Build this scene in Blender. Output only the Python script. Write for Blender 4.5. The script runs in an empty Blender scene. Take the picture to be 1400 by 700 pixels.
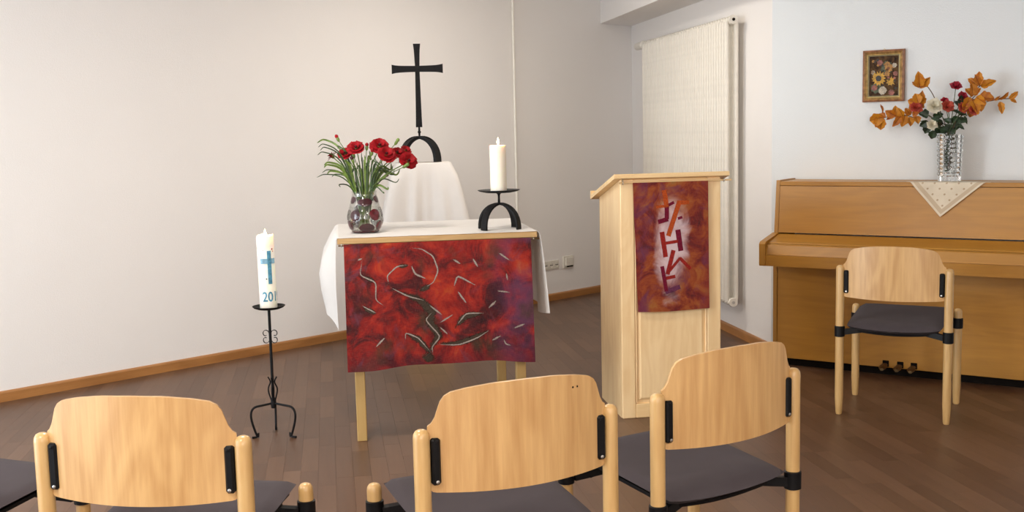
import bpy, math, random
from mathutils import Vector, Matrix
random.seed(7)
PI = math.pi
C = bpy.context.scene.collection
sc = bpy.context.scene

# ------------------------------------------------------------------ camera
F, PITCH, ROLL, CAMH = 1497.0, 0.1138, 0.0230, 1.392      # focal length in px of the 1400x700 frame
fw = Vector((0, math.cos(PITCH), -math.sin(PITCH))); rt0 = Vector((1, 0, 0)); dn0 = fw.cross(rt0)
RT = rt0*math.cos(ROLL) + dn0*math.sin(ROLL); DN = dn0*math.cos(ROLL) - rt0*math.sin(ROLL)
EYE = Vector((0, 0, CAMH))
cam = bpy.data.cameras.new('camera'); co = bpy.data.objects.new('camera', cam); C.objects.link(co)
cam.sensor_width = 36.0; cam.lens = F/1400*36.0; cam.clip_start = 0.05
m = Matrix((RT, -DN, -fw)).transposed().to_4x4(); m.translation = EYE; co.matrix_world = m
sc.camera = co
# ------------------------------------------------------------------ world, light, exposure
sc.view_settings.view_transform = 'Standard'; sc.view_settings.look = 'None'
sc.view_settings.gamma = 1.0; sc.view_settings.use_curve_mapping = False
sc.view_settings.exposure = 0.40
w = bpy.data.worlds.new('sky'); sc.world = w; w.use_nodes = True
bg = w.node_tree.nodes['Background']; bg.inputs[0].default_value = (0.62, 0.78, 1.0, 1); bg.inputs[1].default_value = 1.0
sc.cycles.max_bounces = 10; sc.cycles.diffuse_bounces = 6; sc.cycles.transparent_max_bounces = 24
sc.cycles.caustics_reflective = False; sc.cycles.caustics_refractive = False
sc.cycles.use_denoising = True

# ------------------------------------------------------------------ room plan (metres; camera stands over the origin, looks along +y)
WA, RA, PA = 0.785, -1.4064, -0.579                      # headings: left wall, radiator wall, piano wall
dL = Vector((math.cos(WA), math.sin(WA), 0)); dR = Vector((math.cos(RA), math.sin(RA), 0)); dP = Vector((math.cos(PA), math.sin(PA), 0))
def perp(d): return Vector((d.y, -d.x, 0))               # right-hand side of a heading: into the room
nL, nR, nP = perp(dL), perp(dR), perp(dP)
C0 = Vector((1.08, 9.655, 0)); C1 = C0 + dR*3.065; C2 = C1 + dP*4.6
C5 = C0 - dL*9.0; C4 = C5 + perp(dL)*6.2; C3 = C2 + Vector((-0.547, -0.837, 0))*9.5
HT = 2.75
def window_light(name, c, n, wid, hei, power, col):
    l = bpy.data.lights.new(name, 'AREA'); l.shape = 'RECTANGLE'; l.size = wid; l.size_y = hei; l.energy = power; l.color = col
    o = bpy.data.objects.new(name, l); C.objects.link(o); o.location = c
    o.rotation_euler = n.to_track_quat('-Z', 'Y').to_euler()
WINDOWS = []                                              # (wall start, heading, distance along, width, sill, height, power)
dW = perp(dL)
for s, k in ((0.45, 1.0), (2.35, 0.25)):
    WINDOWS.append((C5, dW, s, 1.6, 0.12, 2.2, k))
WPOW, WCOL = 88.0, (0.84, 0.93, 1.0)
for a, d, s, wd, sill, hh, k in WINDOWS:
    nn = Vector((-d.y, d.x, 0))                          # into the room
    window_light('window_daylight', a + d*(s + wd/2) + Vector((0, 0, sill + hh/2)) + nn*0.02, nn, wd, hh, WPOW*k, WCOL)
FILLW = 40.0
dB = (C4 - C3).normalized(); nB = perp(dB); LB = (C4 - C3).length
BACK_FILL = [(0.5, 1.3)]  # unseen window added behind the camera as frontal fill
for s, wd in BACK_FILL:
    window_light('window_daylight', C3 + dB*(s + wd/2) + Vector((0, 0, 1.65)) + nB*0.02, nB, wd, 1.5, 90.0, (1.0, 0.95, 0.90))  # fill light set in the added back window

# ------------------------------------------------------------------ pixel to place
def ray(px, py): return (fw + RT*((px-700)/F) + DN*((py-350)/F))
def at_z(px, py, z):
    d = ray(px, py); return EYE + d*((z - EYE.z)/d.z)
def at_y(px, py, y):
    d = ray(px, py); return EYE + d*(y/d.y)
def at_plane(px, py, p, n):
    d = ray(px, py); return EYE + d*((p - EYE).dot(n)/d.dot(n))

# ------------------------------------------------------------------ mesh helpers
class MB:
    def __init__(s): s.v = []; s.f = []
    def add(s, vs, fs):
        o = len(s.v); s.v += [Vector(p) for p in vs]; s.f += [tuple(i+o for i in f) for f in fs]; return s
    def box(s, a, b, bev=0.0, M=None):
        (x0, y0, z0), (x1, y1, z1) = a, b
        if bev <= 0:
            vs = [(x, y, z) for x in (x0, x1) for y in (y0, y1) for z in (z0, z1)]
            fs = [(0,1,3,2), (4,6,7,5), (0,4,5,1), (2,3,7,6), (0,2,6,4), (1,5,7,3)]
        else:
            e = min(bev, abs(x1-x0)*.49, abs(y1-y0)*.49, abs(z1-z0)*.49); vs = []; idx = {}
            for ix in (0,1):
                for iy in (0,1):
                    for iz in (0,1):
                        X, Y, Z = (x0,x1)[ix], (y0,y1)[iy], (z0,z1)[iz]
                        sx, sy, sz = (e,-e)[ix], (e,-e)[iy], (e,-e)[iz]
                        for ax, p in enumerate(((X, Y+sy, Z+sz), (X+sx, Y, Z+sz), (X+sx, Y+sy, Z))):
                            idx[ix,iy,iz,ax] = len(vs); vs.append(p)
            g = lambda ix,iy,iz,ax: idx[ix,iy,iz,ax]
            fs = []
            for k in (0,1):
                q = [(g(k,0,0,0), g(k,1,0,0), g(k,1,1,0), g(k,0,1,0)), (g(0,k,0,1), g(0,k,1,1), g(1,k,1,1), g(1,k,0,1)), (g(0,0,k,2), g(1,0,k,2), g(1,1,k,2), g(0,1,k,2))]
                fs += [f if k else f[::-1] for f in q]
            for a_ in (0,1):
                for b_ in (0,1):
                    fs.append((g(0,a_,b_,1), g(1,a_,b_,1), g(1,a_,b_,2), g(0,a_,b_,2)))
                    fs.append((g(a_,0,b_,0), g(a_,1,b_,0), g(a_,1,b_,2), g(a_,0,b_,2)))
                    fs.append((g(a_,b_,0,0), g(a_,b_,1,0), g(a_,b_,1,1), g(a_,b_,0,1)))
            for ix in (0,1):
                for iy in (0,1):
                    for iz in (0,1): fs.append((g(ix,iy,iz,0), g(ix,iy,iz,1), g(ix,iy,iz,2)))
        if M is not None: vs = [M @ Vector(p) for p in vs]
        return s.add(vs, fs)
    def grid(s, P, closed_u=False, closed_v=False):
        n, k = len(P), len(P[0]); vs = [p for r in P for p in r]; fs = []
        for i in range(n if closed_u else n-1):
            for j in range(k if closed_v else k-1):
                a, b = i, (i+1) % n; c, d = j, (j+1) % k
                fs.append((a*k+c, b*k+c, b*k+d, a*k+d))
        return s.add(vs, fs)
    def lathe(s, prof, n=32, c=(0,0,0)):
        P = [[(c[0]+r*math.cos(2*PI*j/n), c[1]+r*math.sin(2*PI*j/n), c[2]+z) for j in range(n)] for r, z in prof]
        s.grid(P, closed_v=True); k = len(prof)
        o = len(s.v) - k*n
        if prof[0][0] > 1e-4: s.f.append(tuple(o + j for j in range(n))[::-1])
        if prof[-1][0] > 1e-4: s.f.append(tuple(o + (k-1)*n + j for j in range(n)))
        return s
    def tube(s, pts, r, n=8, flat=None):
        pts = [Vector(p) for p in pts]; k = len(pts); rs = r if isinstance(r, (list, tuple)) else [r]*k
        up = None; P = []
        for i, p in enumerate(pts):
            t = (pts[min(i+1, k-1)] - pts[max(i-1, 0)]).normalized()
            if up is None: up = t.orthogonal().normalized() if flat is None else Vector(flat)
            up = (up - t*up.dot(t)).normalized(); sd = t.cross(up)
            P.append([p + (up*math.cos(2*PI*j/n) + sd*math.sin(2*PI*j/n))*rs[i] for j in range(n)])
        s.grid(P, closed_v=True); o = len(s.v) - k*n
        s.f.append(tuple(o + j for j in range(n))[::-1]); s.f.append(tuple(o + (k-1)*n + j for j in range(n))); return s
    def band(s, pts, side, wid, th):
        """flat bar along pts; side = direction of its width"""
        pts = [Vector(p) for p in pts]; sd = Vector(side).normalized(); k = len(pts); P = []
        for i, p in enumerate(pts):
            t = (pts[min(i+1, k-1)] - pts[max(i-1, 0)]).normalized(); nn = t.cross(sd).normalized()
            P.append([p + sd*wid/2 + nn*th/2, p - sd*wid/2 + nn*th/2, p - sd*wid/2 - nn*th/2, p + sd*wid/2 - nn*th/2])
        s.grid(P, closed_v=True); o = len(s.v) - k*4
        s.f.append((o, o+1, o+2, o+3)); s.f.append((o+(k-1)*4+3, o+(k-1)*4+2, o+(k-1)*4+1, o+(k-1)*4)); return s
    def prism(s, poly, d):
        """poly: 3-D outline; d: extrusion vector"""
        n = len(poly); d = Vector(d); a = [Vector(p) for p in poly]; vs = a + [p + d for p in a]
        fs = [tuple(range(n))[::-1], tuple(range(n, 2*n))] + [(i, (i+1) % n, n + (i+1) % n, n + i) for i in range(n)]
        return s.add(vs, fs)
    def sheet(s, P, th):
        """grid with thickness th, closed at the rim"""
        n, k = len(P), len(P[0]); P = [[Vector(p) for p in r] for r in P]; N = []
        for i in range(n):
            row = []
            for j in range(k):
                a = P[min(i+1, n-1)][j] - P[max(i-1, 0)][j]; b = P[i][min(j+1, k-1)] - P[i][max(j-1, 0)]
                nn = a.cross(b); row.append(nn.normalized() if nn.length > 1e-12 else Vector((0, 0, 1)))
            N.append(row)
        o = len(s.v)
        s.grid([[P[i][j] + N[i][j]*th/2 for j in range(k)] for i in range(n)])
        s.grid([[P[i][k-1-j] - N[i][k-1-j]*th/2 for j in range(k)] for i in range(n)])
        A = lambda i, j: o + i*k + j
        B = lambda i, j: o + n*k + i*k + (k-1-j)
        for i in range(n-1):
            s.f.append((A(i,0), A(i+1,0), B(i+1,0), B(i,0))[::-1]); s.f.append((A(i,k-1), A(i+1,k-1), B(i+1,k-1), B(i,k-1)))
        for j in range(k-1):
            s.f.append((A(0,j), A(0,j+1), B(0,j+1), B(0,j))); s.f.append((A(n-1,j), A(n-1,j+1), B(n-1,j+1), B(n-1,j))[::-1])
        return s
    def build(s, name, mat, parent=None, origin=None, smooth=False, angle=40):
        o0 = Vector(origin) if origin is not None else Vector((0, 0, 0))
        me = bpy.data.meshes.new(name); me.from_pydata([tuple(p - o0) for p in s.v], [], s.f); me.update()
        me.materials.append(mat)
        import bmesh
        bm = bmesh.new(); bm.from_mesh(me); bmesh.ops.recalc_face_normals(bm, faces=bm.faces[:]); bm.to_mesh(me); bm.free()
        if smooth:
            me.polygons.foreach_set('use_smooth', [True]*len(me.polygons))
            try: me.set_sharp_from_angle(angle=math.radians(angle))
            except Exception: pass
        o = bpy.data.objects.new(name, me); C.objects.link(o)
        if parent: o.parent = parent
        elif origin is not None: o.location = o0
        return o
def empty(name, loc=(0,0,0), rz=0.0):
    o = bpy.data.objects.new(name, None); C.objects.link(o); o.location = loc; o.rotation_euler = (0, 0, rz); o.empty_display_size = .1; return o
def tag(o, label=None, cat=None, group=None, kind=None):
    if label: o['label'] = label
    if cat: o['category'] = cat
    if group: o['group'] = group
    if kind: o['kind'] = kind
    return o
def copy_tree(o, parent=None):
    c = o.copy(); C.objects.link(c); c.parent = parent
    for ch in list(o.children): copy_tree(ch, c)
    return c
def spline(pts, n=6):
    """Catmull-Rom through pts"""
    p = [Vector(q) for q in pts]; p = [p[0]*2 - p[1]] + p + [p[-1]*2 - p[-2]]; out = []
    for i in range(1, len(p)-2):
        for k in range(n):
            t = k/n; a, b, c, d = p[i-1], p[i], p[i+1], p[i+2]
            out.append(.5*((2*b) + (c-a)*t + (2*a-5*b+4*c-d)*t*t + (-a+3*b-3*c+d)*t**3))
    return out + [p[-2]]

# ------------------------------------------------------------------ materials
def new_mat(name):
    mt = bpy.data.materials.new(name); mt.use_nodes = True; nt = mt.node_tree
    return mt, nt, nt.nodes['Principled BSDF']
def nd(nt, typ, **kw):
    n = nt.nodes.new(typ)
    for k, v in kw.items():
        if isinstance(k, str) and hasattr(n, k): setattr(n, k, v)
    return n
def ramp(nt, fac, stops):
    r = nt.nodes.new('ShaderNodeValToRGB'); e = r.color_ramp.elements
    while len(e) < len(stops): e.new(0.5)
    for i, (p, c) in enumerate(stops): e[i].position = p; e[i].color = (*c, 1)
    nt.links.new(fac, r.inputs[0]); return r.outputs[0]
def noise(nt, vec, scale, detail=4, rough=.55, dist=0):
    n = nt.nodes.new('ShaderNodeTexNoise'); n.inputs['Scale'].default_value = scale; n.inputs['Detail'].default_value = detail
    n.inputs['Roughness'].default_value = rough; n.inputs['Distortion'].default_value = dist
    if vec is not None: nt.links.new(vec, n.inputs['Vector'])
    return n.outputs['Fac']
def mapping(nt, vec, scale=(1,1,1), rot=(0,0,0), loc=(0,0,0)):
    n = nt.nodes.new('ShaderNodeMapping'); n.inputs['Scale'].default_value = scale; n.inputs['Rotation'].default_value = rot; n.inputs['Location'].default_value = loc
    nt.links.new(vec, n.inputs['Vector']); return n.outputs[0]
def math_(nt, op, a, b=None, c=None):
    n = nt.nodes.new('ShaderNodeMath'); n.operation = op
    for i, x in enumerate((a, b, c)):
        if x is None: continue
        if isinstance(x, (int, float)): n.inputs[i].default_value = x
        else: nt.links.new(x, n.inputs[i])
    return n.outputs[0]
def smooth(nt, x, a, b):
    n = nt.nodes.new('ShaderNodeMapRange'); n.interpolation_type = 'SMOOTHSTEP'; nt.links.new(x, n.inputs[0])
    n.inputs[1].default_value = a; n.inputs[2].default_value = b; return n.outputs[0]
def mix(nt, fac, a, b, typ='MIX'):
    n = nt.nodes.new('ShaderNodeMix'); n.data_type = 'RGBA'; n.blend_type = typ
    for i, x in ((0, fac), (6, a), (7, b)):
        if isinstance(x, (int, float)): n.inputs[i].default_value = x
        elif isinstance(x, (tuple, list)): n.inputs[i].default_value = (*x, 1)
        else: nt.links.new(x, n.inputs[i])
    return n.outputs[2]
def bump(nt, p, h, strength, dist=.01):
    b = nt.nodes.new('ShaderNodeBump'); b.inputs['Strength'].default_value = strength; b.inputs['Distance'].default_value = dist
    nt.links.new(h, b.inputs['Height']); nt.links.new(b.outputs[0], p.inputs['Normal'])
def coords(nt, which='Object'): return nt.nodes.new('ShaderNodeTexCoord').outputs[which]
def plain(name, col, rough=.5, metal=0.0, var=.06, vscale=30, bmp=0.0, bscale=300, spec=.5, coat=0.0):
    mt, nt, p = new_mat(name); v = coords(nt)
    f = noise(nt, v, vscale); c2 = tuple(max(0, x*(1-var*2.5)) for x in col); c3 = tuple(min(1, x*(1+var)) for x in col)
    nt.links.new(ramp(nt, f, [(.3, c2), (.7, c3)]), p.inputs['Base Color'])
    p.inputs['Roughness'].default_value = rough; p.inputs['Metallic'].default_value = metal; p.inputs['Specular IOR Level'].default_value = spec
    if coat: p.inputs['Coat Weight'].default_value = coat; p.inputs['Coat Roughness'].default_value = .15
    if bmp: bump(nt, p, noise(nt, v, bscale, 3), bmp, .002)
    return mt
def wood(name, dark, light, axis='z', fine=60, big=5, rough=.38, contrast=.5, coat=.25, bmp=.05):
    mt, nt, p = new_mat(name); v = coords(nt)
    oi = nt.nodes.new('ShaderNodeObjectInfo'); cmb = nt.nodes.new('ShaderNodeVectorMath'); cmb.operation = 'ADD'
    sc3 = nt.nodes.new('ShaderNodeVectorMath'); sc3.operation = 'SCALE'; sc3.inputs[0].default_value = (7.3, 3.1, 5.7); nt.links.new(oi.outputs['Random'], sc3.inputs['Scale'])
    nt.links.new(v, cmb.inputs[0]); nt.links.new(sc3.outputs[0], cmb.inputs[1]); v = cmb.outputs[0]
    st = {'x': (.06, 1, 1), 'y': (1, .06, 1), 'z': (1, 1, .06)}[axis]
    a = noise(nt, mapping(nt, v, tuple(q*fine for q in st)), 1.0, 5, .6)
    st2 = {'x': (.18, 1, 1), 'y': (1, .18, 1), 'z': (1, 1, .18)}[axis]
    b = noise(nt, mapping(nt, v, tuple(q*big for q in st2)), 1.0, 3, .5, 1.2)
    bw = math_(nt, 'SINE', math_(nt, 'MULTIPLY', b, 34.0)); bw = math_(nt, 'MULTIPLY_ADD', bw, .16, .5)
    f = math_(nt, 'MULTIPLY_ADD', math_(nt, 'SUBTRACT', a, .5), 1.1, bw)
    f = math_(nt, 'MULTIPLY_ADD', math_(nt, 'SUBTRACT', f, .5), contrast*2, .5)
    nt.links.new(ramp(nt, f, [(.15, dark), (.8, light)]), p.inputs['Base Color'])
    p.inputs['Roughness'].default_value = rough; p.inputs['Coat Weight'].default_value = coat; p.inputs['Coat Roughness'].default_value = .25
    if bmp: bump(nt, p, a, bmp, .001)
    return mt
def fabric(name, col, trans=0.0, rough=.85, weave=900, var=.05, bmp=.25):
    mt, nt, p = new_mat(name); v = coords(nt)
    f = noise(nt, v, 14, 5); c2 = tuple(x*(1-var*2) for x in col)
    n2 = noise(nt, v, weave, 2)
    nt.links.new(mix(nt, math_(nt, 'MULTIPLY', n2, .35), ramp(nt, f, [(.3, c2), (.7, col)]), tuple(x*.7 for x in col)), p.inputs['Base Color'])
    p.inputs['Roughness'].default_value = rough; p.inputs['Specular IOR Level'].default_value = .2; p.inputs['Sheen Weight'].default_value = .03
    bump(nt, p, n2, bmp, .001)
    if trans:
        t = nt.nodes.new('ShaderNodeBsdfTranslucent'); t.inputs[0].default_value = (*col, 1); ms = nt.nodes.new('ShaderNodeMixShader'); ms.inputs[0].default_value = trans
        nt.links.new(p.outputs[0], ms.inputs[1]); nt.links.new(t.outputs[0], ms.inputs[2]); nt.links.new(ms.outputs[0], nt.nodes['Material Output'].inputs[0])
    return mt
def thin_glass(name, tint=(1,1,1), refl=.12, rough=.02, spread=.9):
    mt = bpy.data.materials.new(name); mt.use_nodes = True; nt = mt.node_tree; nt.nodes.remove(nt.nodes['Principled BSDF'])
    tr = nt.nodes.new('ShaderNodeBsdfTransparent'); tr.inputs[0].default_value = (*tint, 1)
    gl = nt.nodes.new('ShaderNodeBsdfGlossy'); gl.inputs['Roughness'].default_value = rough
    lw = nt.nodes.new('ShaderNodeLayerWeight'); lw.inputs[0].default_value = .35
    n = noise(nt, coords(nt), 3.0); f = math_(nt, 'MULTIPLY_ADD', lw.outputs['Fresnel'], spread, math_(nt, 'MULTIPLY', n, refl))
    ms = nt.nodes.new('ShaderNodeMixShader'); nt.links.new(f, ms.inputs[0]); nt.links.new(tr.outputs[0], ms.inputs[1]); nt.links.new(gl.outputs[0], ms.inputs[2])
    nt.links.new(ms.outputs[0], nt.nodes['Material Output'].inputs[0]); return mt
def wall_mat(name, col):
    mt, nt, p = new_mat(name); g = nt.nodes.new('ShaderNodeNewGeometry').outputs['Position']
    f = noise(nt, g, 1.3, 3); nt.links.new(ramp(nt, f, [(.3, tuple(x*.975 for x in col)), (.7, col)]), p.inputs['Base Color'])
    p.inputs['Roughness'].default_value = .9; p.inputs['Specular IOR Level'].default_value = .15
    h = noise(nt, g, 140, 3, .6); h2 = noise(nt, g, 420, 2)
    bump(nt, p, math_(nt, 'ADD', h, math_(nt, 'MULTIPLY', h2, .5)), .28, .004); return mt

M = {}
M['wall'] = wall_mat('white_wall_paint', (.85, .822, .80))
M['wall_cool'] = wall_mat('cool_white_wall_paint', (.80, .845, .87))  # same white wall, cool daylight tint put into the paint colour
M['ceiling'] = wall_mat('white_ceiling_paint', (.87, .86, .84))
M['beech'] = wood('beech_plywood', (0.483, 0.266, 0.098), (0.649, 0.403, 0.173), 'z', 70, 4.5, .36, .50)
M['beech_post'] = wood('beech_turned_wood', (0.477, 0.276, 0.097), (0.616, 0.404, 0.171), 'z', 90, 6, .32, .3, .35)
M['board'] = wood('baseboard_wood', (.30, .125, .035), (.44, .20, .062), 'x', 40, 4, .4, .4)
M['table'] = wood('table_wood', (0.375, 0.217, 0.075), (0.510, 0.323, 0.135), 'x', 50, 5, .4, .4)
M['leg_wood'] = wood('table_leg_wood', (0.390, 0.240, 0.075), (0.495, 0.323, 0.120), 'z', 50, 5, .45, .35)
M['spruce'] = wood('spruce_wood', (0.790, 0.537, 0.269), (0.921, 0.699, 0.399), 'z', 40, 6, .42, .35)
M['spruce_x'] = wood('spruce_board', (0.767, 0.505, 0.232), (0.899, 0.667, 0.363), 'x', 40, 6, .42, .35)
M['piano'] = wood('piano_veneer', (0.329, 0.145, 0.016), (0.457, 0.215, 0.027), 'z', 60, 4, .45, .3, .1)
M['piano_x'] = wood('piano_veneer_long', (0.356, 0.156, 0.018), (0.483, 0.227, 0.028), 'x', 60, 4, .42, .3, .12)
M['iron'] = plain('black_iron', (.008, .0075, .008), .55, 0, .2, 60, .25, 120, .15)
M['black'] = plain('black_plastic', (.005, .005, .006), .45, 0, .1, 30, 0, 300, .2)
M['steel'] = plain('steel', (.55, .54, .52), .3, 1.0)
M['brass'] = plain('dull_brass', (.16, .10, .045), .4, .9)
M['seat'] = fabric('grey_violet_upholstery', (.062, .050, .056), 0, .9, 700, .06, .5)
M['linen'] = fabric('white_linen', (.86, .83, .80), .22, .85, 900, .02, .15)
M['enamel'] = plain('cream_enamel', (.80, .76, .68), .35, 0, .02)
M['plastic_w'] = plain('ivory_plastic', (.74, .70, .62), .4, 0, .03)
M['dark'] = plain('dark_gap', (.008, .006, .005), .8, 0, .06, 30, 0, 300, .05)
M['groove'] = plain('floor_underlay', (.055, .030, .018), .6)
M['white_frame'] = plain('white_window_frame', (.8, .8, .78), .4, 0, .02)
M['window_glass'] = thin_glass('window_pane_glass')

# ------------------------------------------------------------------ floor: strip parquet
def parquet(name, src):
    mt, nt, p = new_mat(name); g = nt.nodes.new('ShaderNodeNewGeometry').outputs['Position']
    if src == 'object': rnd = nt.nodes.new('ShaderNodeObjectInfo').outputs['Random']
    else:
        a = nt.nodes.new('ShaderNodeAttribute'); a.attribute_name = 'tone'; rnd = a.outputs['Fac']
    v = mapping(nt, g, (1, 1, 1), (0, 0, -RA))
    off = nt.nodes.new('ShaderNodeCombineXYZ'); nt.links.new(math_(nt, 'MULTIPLY', rnd, 37.0), off.inputs[2])
    av = nt.nodes.new('ShaderNodeVectorMath'); nt.links.new(v, av.inputs[0]); nt.links.new(off.outputs[0], av.inputs[1]); v = av.outputs[0]
    a = noise(nt, mapping(nt, v, (4, 70, 1)), 1, 5, .6); b = noise(nt, mapping(nt, v, (1.2, 14, 1)), 1, 3, .5, .6)
    tone = math_(nt, 'ADD', math_(nt, 'MULTIPLY', rnd, .42), math_(nt, 'ADD', math_(nt, 'MULTIPLY', a, .33), math_(nt, 'MULTIPLY', b, .25)))
    nt.links.new(ramp(nt, tone, [(.15, (.076, .035, .017)), (.5, (.110, .054, .028)), (.9, (.158, .083, .046))]), p.inputs['Base Color'])
    p.inputs['Roughness'].default_value = .38; p.inputs['Specular IOR Level'].default_value = .42
    bump(nt, p, a, .06, .001); return mt
M['parquet'] = parquet('oak_strip_parquet', 'object'); M['parquet_far'] = parquet('oak_strip_parquet_far', 'attr')
poly = [C0, C1, C2, C3, C4, C5]
def inside(p, e=0.0):
    r = False; n = len(poly)
    for i in range(n):
        a, b = poly[i], poly[(i+1) % n]
        if (a.y > p.y) != (b.y > p.y) and p.x < (b.x-a.x)*(p.y-a.y)/(b.y-a.y) + a.x: r = not r
    return r
def edge_dist(p, a, b):
    d = b - a; t = max(0, min(1, (p-a).dot(d)/d.length_squared)); return (p - a - d*t).length
floor = MB().prism([p + Vector((0, 0, -.012)) for p in poly], (0, 0, -.05)).build('floor', M['groove']); tag(floor, kind='structure')
floor['label'] = 'brown strip parquet floor'
SU = dR; SV = nR; SW = .072
strips = []
rr = random.Random(3)
for iv in range(-190, 140):
    v0 = iv*SW; u = -7 - rr.random()*.5
    while u < 15:
        L = rr.choice((.36, .44, .5, .58)); c = C0 + SU*(u + L/2) + SV*(v0 + SW/2)
        if (inside(c) or min(edge_dist(c, poly[i], poly[(i+1) % 6]) for i in range(6)) < .3) and c.y > -1.6:
            strips.append((c, L))
        u += L
def proj(p):
    d = p - EYE; z = d.dot(fw)
    return (700 + F*d.dot(RT)/z, 350 + F*d.dot(DN)/z, z) if z > .2 else None
def shows(c, L):
    q = proj(c)
    if q is None: return 0
    x, y, z = q
    if x < -10 or x > 1410 or y > 712: return 0
    for (x0, y0, x1, y1) in ((48, 560, 345, 720), (560, 520, 845, 720), (880, 480, 1095, 720), (825, 300, 985, 572), (470, 300, 728, 500), (1060, 300, 1400, 495), (0, 640, 60, 720)):
        if x0 < x < x1 and y0 < y < y1: return 0
    return 1.0/z**3
strips.sort(key=lambda s: -shows(*s))
unit = None; far = MB(); tones = []
for i, (c, L) in enumerate(strips):
    if i < 300:
        if unit is None:
            unit = MB().box((-.5, -.5, -1), (.5, .5, 0)).build('plank', M['parquet'], floor); o = unit
        else:
            o = unit.copy(); C.objects.link(o); o.parent = floor
        o.location = c; o.rotation_euler = (0, 0, RA); o.scale = (L - .0007, SW - .0006, .012)
    else:
        a = SU*(L/2 - .00035); b = SV*(SW/2 - .0003); k = len(far.f)
        far.add([c-a-b, c+a-b, c+a+b, c-a+b], [(0, 1, 2, 3)]); tones.append(rr.random())
fo = far.build('plank_field', M['parquet_far'], floor); fo['kind'] = 'stuff'
at = fo.data.attributes.new('tone', 'FLOAT', 'FACE'); at.data.foreach_set('value', tones)

# ------------------------------------------------------------------ walls, ceiling, beam
def wall(name, a, b, mat, openings=(), th=.16, z1=HT):
    """wall from a to b, room on its right-hand side; openings (s0, s1, z0, z1)"""
    d = (b - a).normalized(); n = perp(d); L = (b - a).length; mb = MB()
    ss = sorted({0.0, L, *[q for o in openings for q in o[:2]]}); zs = sorted({-.062, z1, *[q for o in openings for q in o[2:]]})
    for i in range(len(ss)-1):
        for j in range(len(zs)-1):
            cs, cz = (ss[i]+ss[i+1])/2, (zs[j]+zs[j+1])/2
            if any(o[0] < cs < o[1] and o[2] < cz < o[3] for o in openings): continue
            p = a + d*ss[i]; q = a + d*ss[i+1]
            mb.prism([p + Vector((0,0,zs[j])), q + Vector((0,0,zs[j])), q + Vector((0,0,zs[j+1])), p + Vector((0,0,zs[j+1]))], -n*th)
    return tag(mb.build(name, mat), kind='structure')
wall('wall_left', C5, C0, M['wall']); wall('wall_middle', C0, C1, M['wall'])
wall('wall_right', C1, C2, M['wall_cool']); wall('wall_side', C2, C3, M['wall'])
wall('wall_back', C3, C4, M['wall'], [(s, s+wd, .9, 2.4) for s, wd in BACK_FILL])
wall('wall_window', C4, C5, M['wall'], [(6.2 - s - wd, 6.2 - s, sill, sill+hh) for _, _, s, wd, sill, hh, _ in WINDOWS])
tag(MB().prism([p + Vector((0, 0, HT)) for p in poly], (0, 0, .1)).build('ceiling', M['ceiling']), kind='structure')
wi = 0
def window(a, d, n, s, wd, z0, z1):
    global wi; wi += 1
    fr = MB(); p = a + d*s - n*.10; 
    def bar(s0, s1, za, zb): fr.prism([p + d*s0 + Vector((0,0,za)), p + d*s1 + Vector((0,0,za)), p + d*s1 + Vector((0,0,zb)), p + d*s0 + Vector((0,0,zb))], n*.05)
    bar(0, .06, z0, z1); bar(wd-.06, wd, z0, z1); bar(.06, wd-.06, z0, z0+.06); bar(.06, wd-.06, z1-.06, z1); bar(wd/2-.03, wd/2+.03, z0+.06, z1-.06)
    o = fr.build('window_%d' % wi, M['white_frame']); tag(o, kind='structure')
    MB().prism([p + n*.02 + d*.06 + Vector((0,0,z0+.06)), p + n*.02 + d*(wd-.06) + Vector((0,0,z0+.06)), p + n*.02 + d*(wd-.06) + Vector((0,0,z1-.06)), p + n*.02 + d*.06 + Vector((0,0,z1-.06))], n*.005).build('pane', M['window_glass'], o)
for _, _, s, wd, sill, hh, _ in WINDOWS: window(C4, (C5-C4).normalized(), perp((C5-C4).normalized()), 6.2 - s - wd, wd, sill, sill + hh)
for s, wd in BACK_FILL: window(C3, dB, nB, s, wd, .9, 2.4)  # frame and pane of the added fill window
def baseboard(name, a, b):
    d = (b - a).normalized(); n = perp(d); L = (b-a).length; h = .058
    prof = [(0, 0), (.016, 0), (.016, h-.012), (.013, h-.004), (.006, h), (0, h)]
    mb = MB().prism([(0, -y, z) for y, z in prof], (L, 0, 0))
    o = mb.build(name, M['board']); o.location = a; o.rotation_euler = (0, 0, math.atan2(d.y, d.x)); tag(o, kind='structure')
baseboard('baseboard_left', C5, C0); baseboard('baseboard_middle', C0, C1 - dR*.0); baseboard('baseboard_right', C1 + dP*.02, C2)
# beam above the radiator wall
bz = 2.27; bw_ = .62
b0 = at_plane(821, 34.3, C0, nL); bw_ = (b0 - C0).dot(nR); s0 = (b0 - C0).dot(dL)
pB0 = Vector((b0.x, b0.y, 0))
beam_pts = [C0, C1 + dR*.0, C1 + nR*bw_, pB0]
tag(MB().prism([p + Vector((0, 0, bz)) for p in beam_pts], (0, 0, HT - bz - .002)).build('trim_1', M['wall']), kind='structure')
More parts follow.
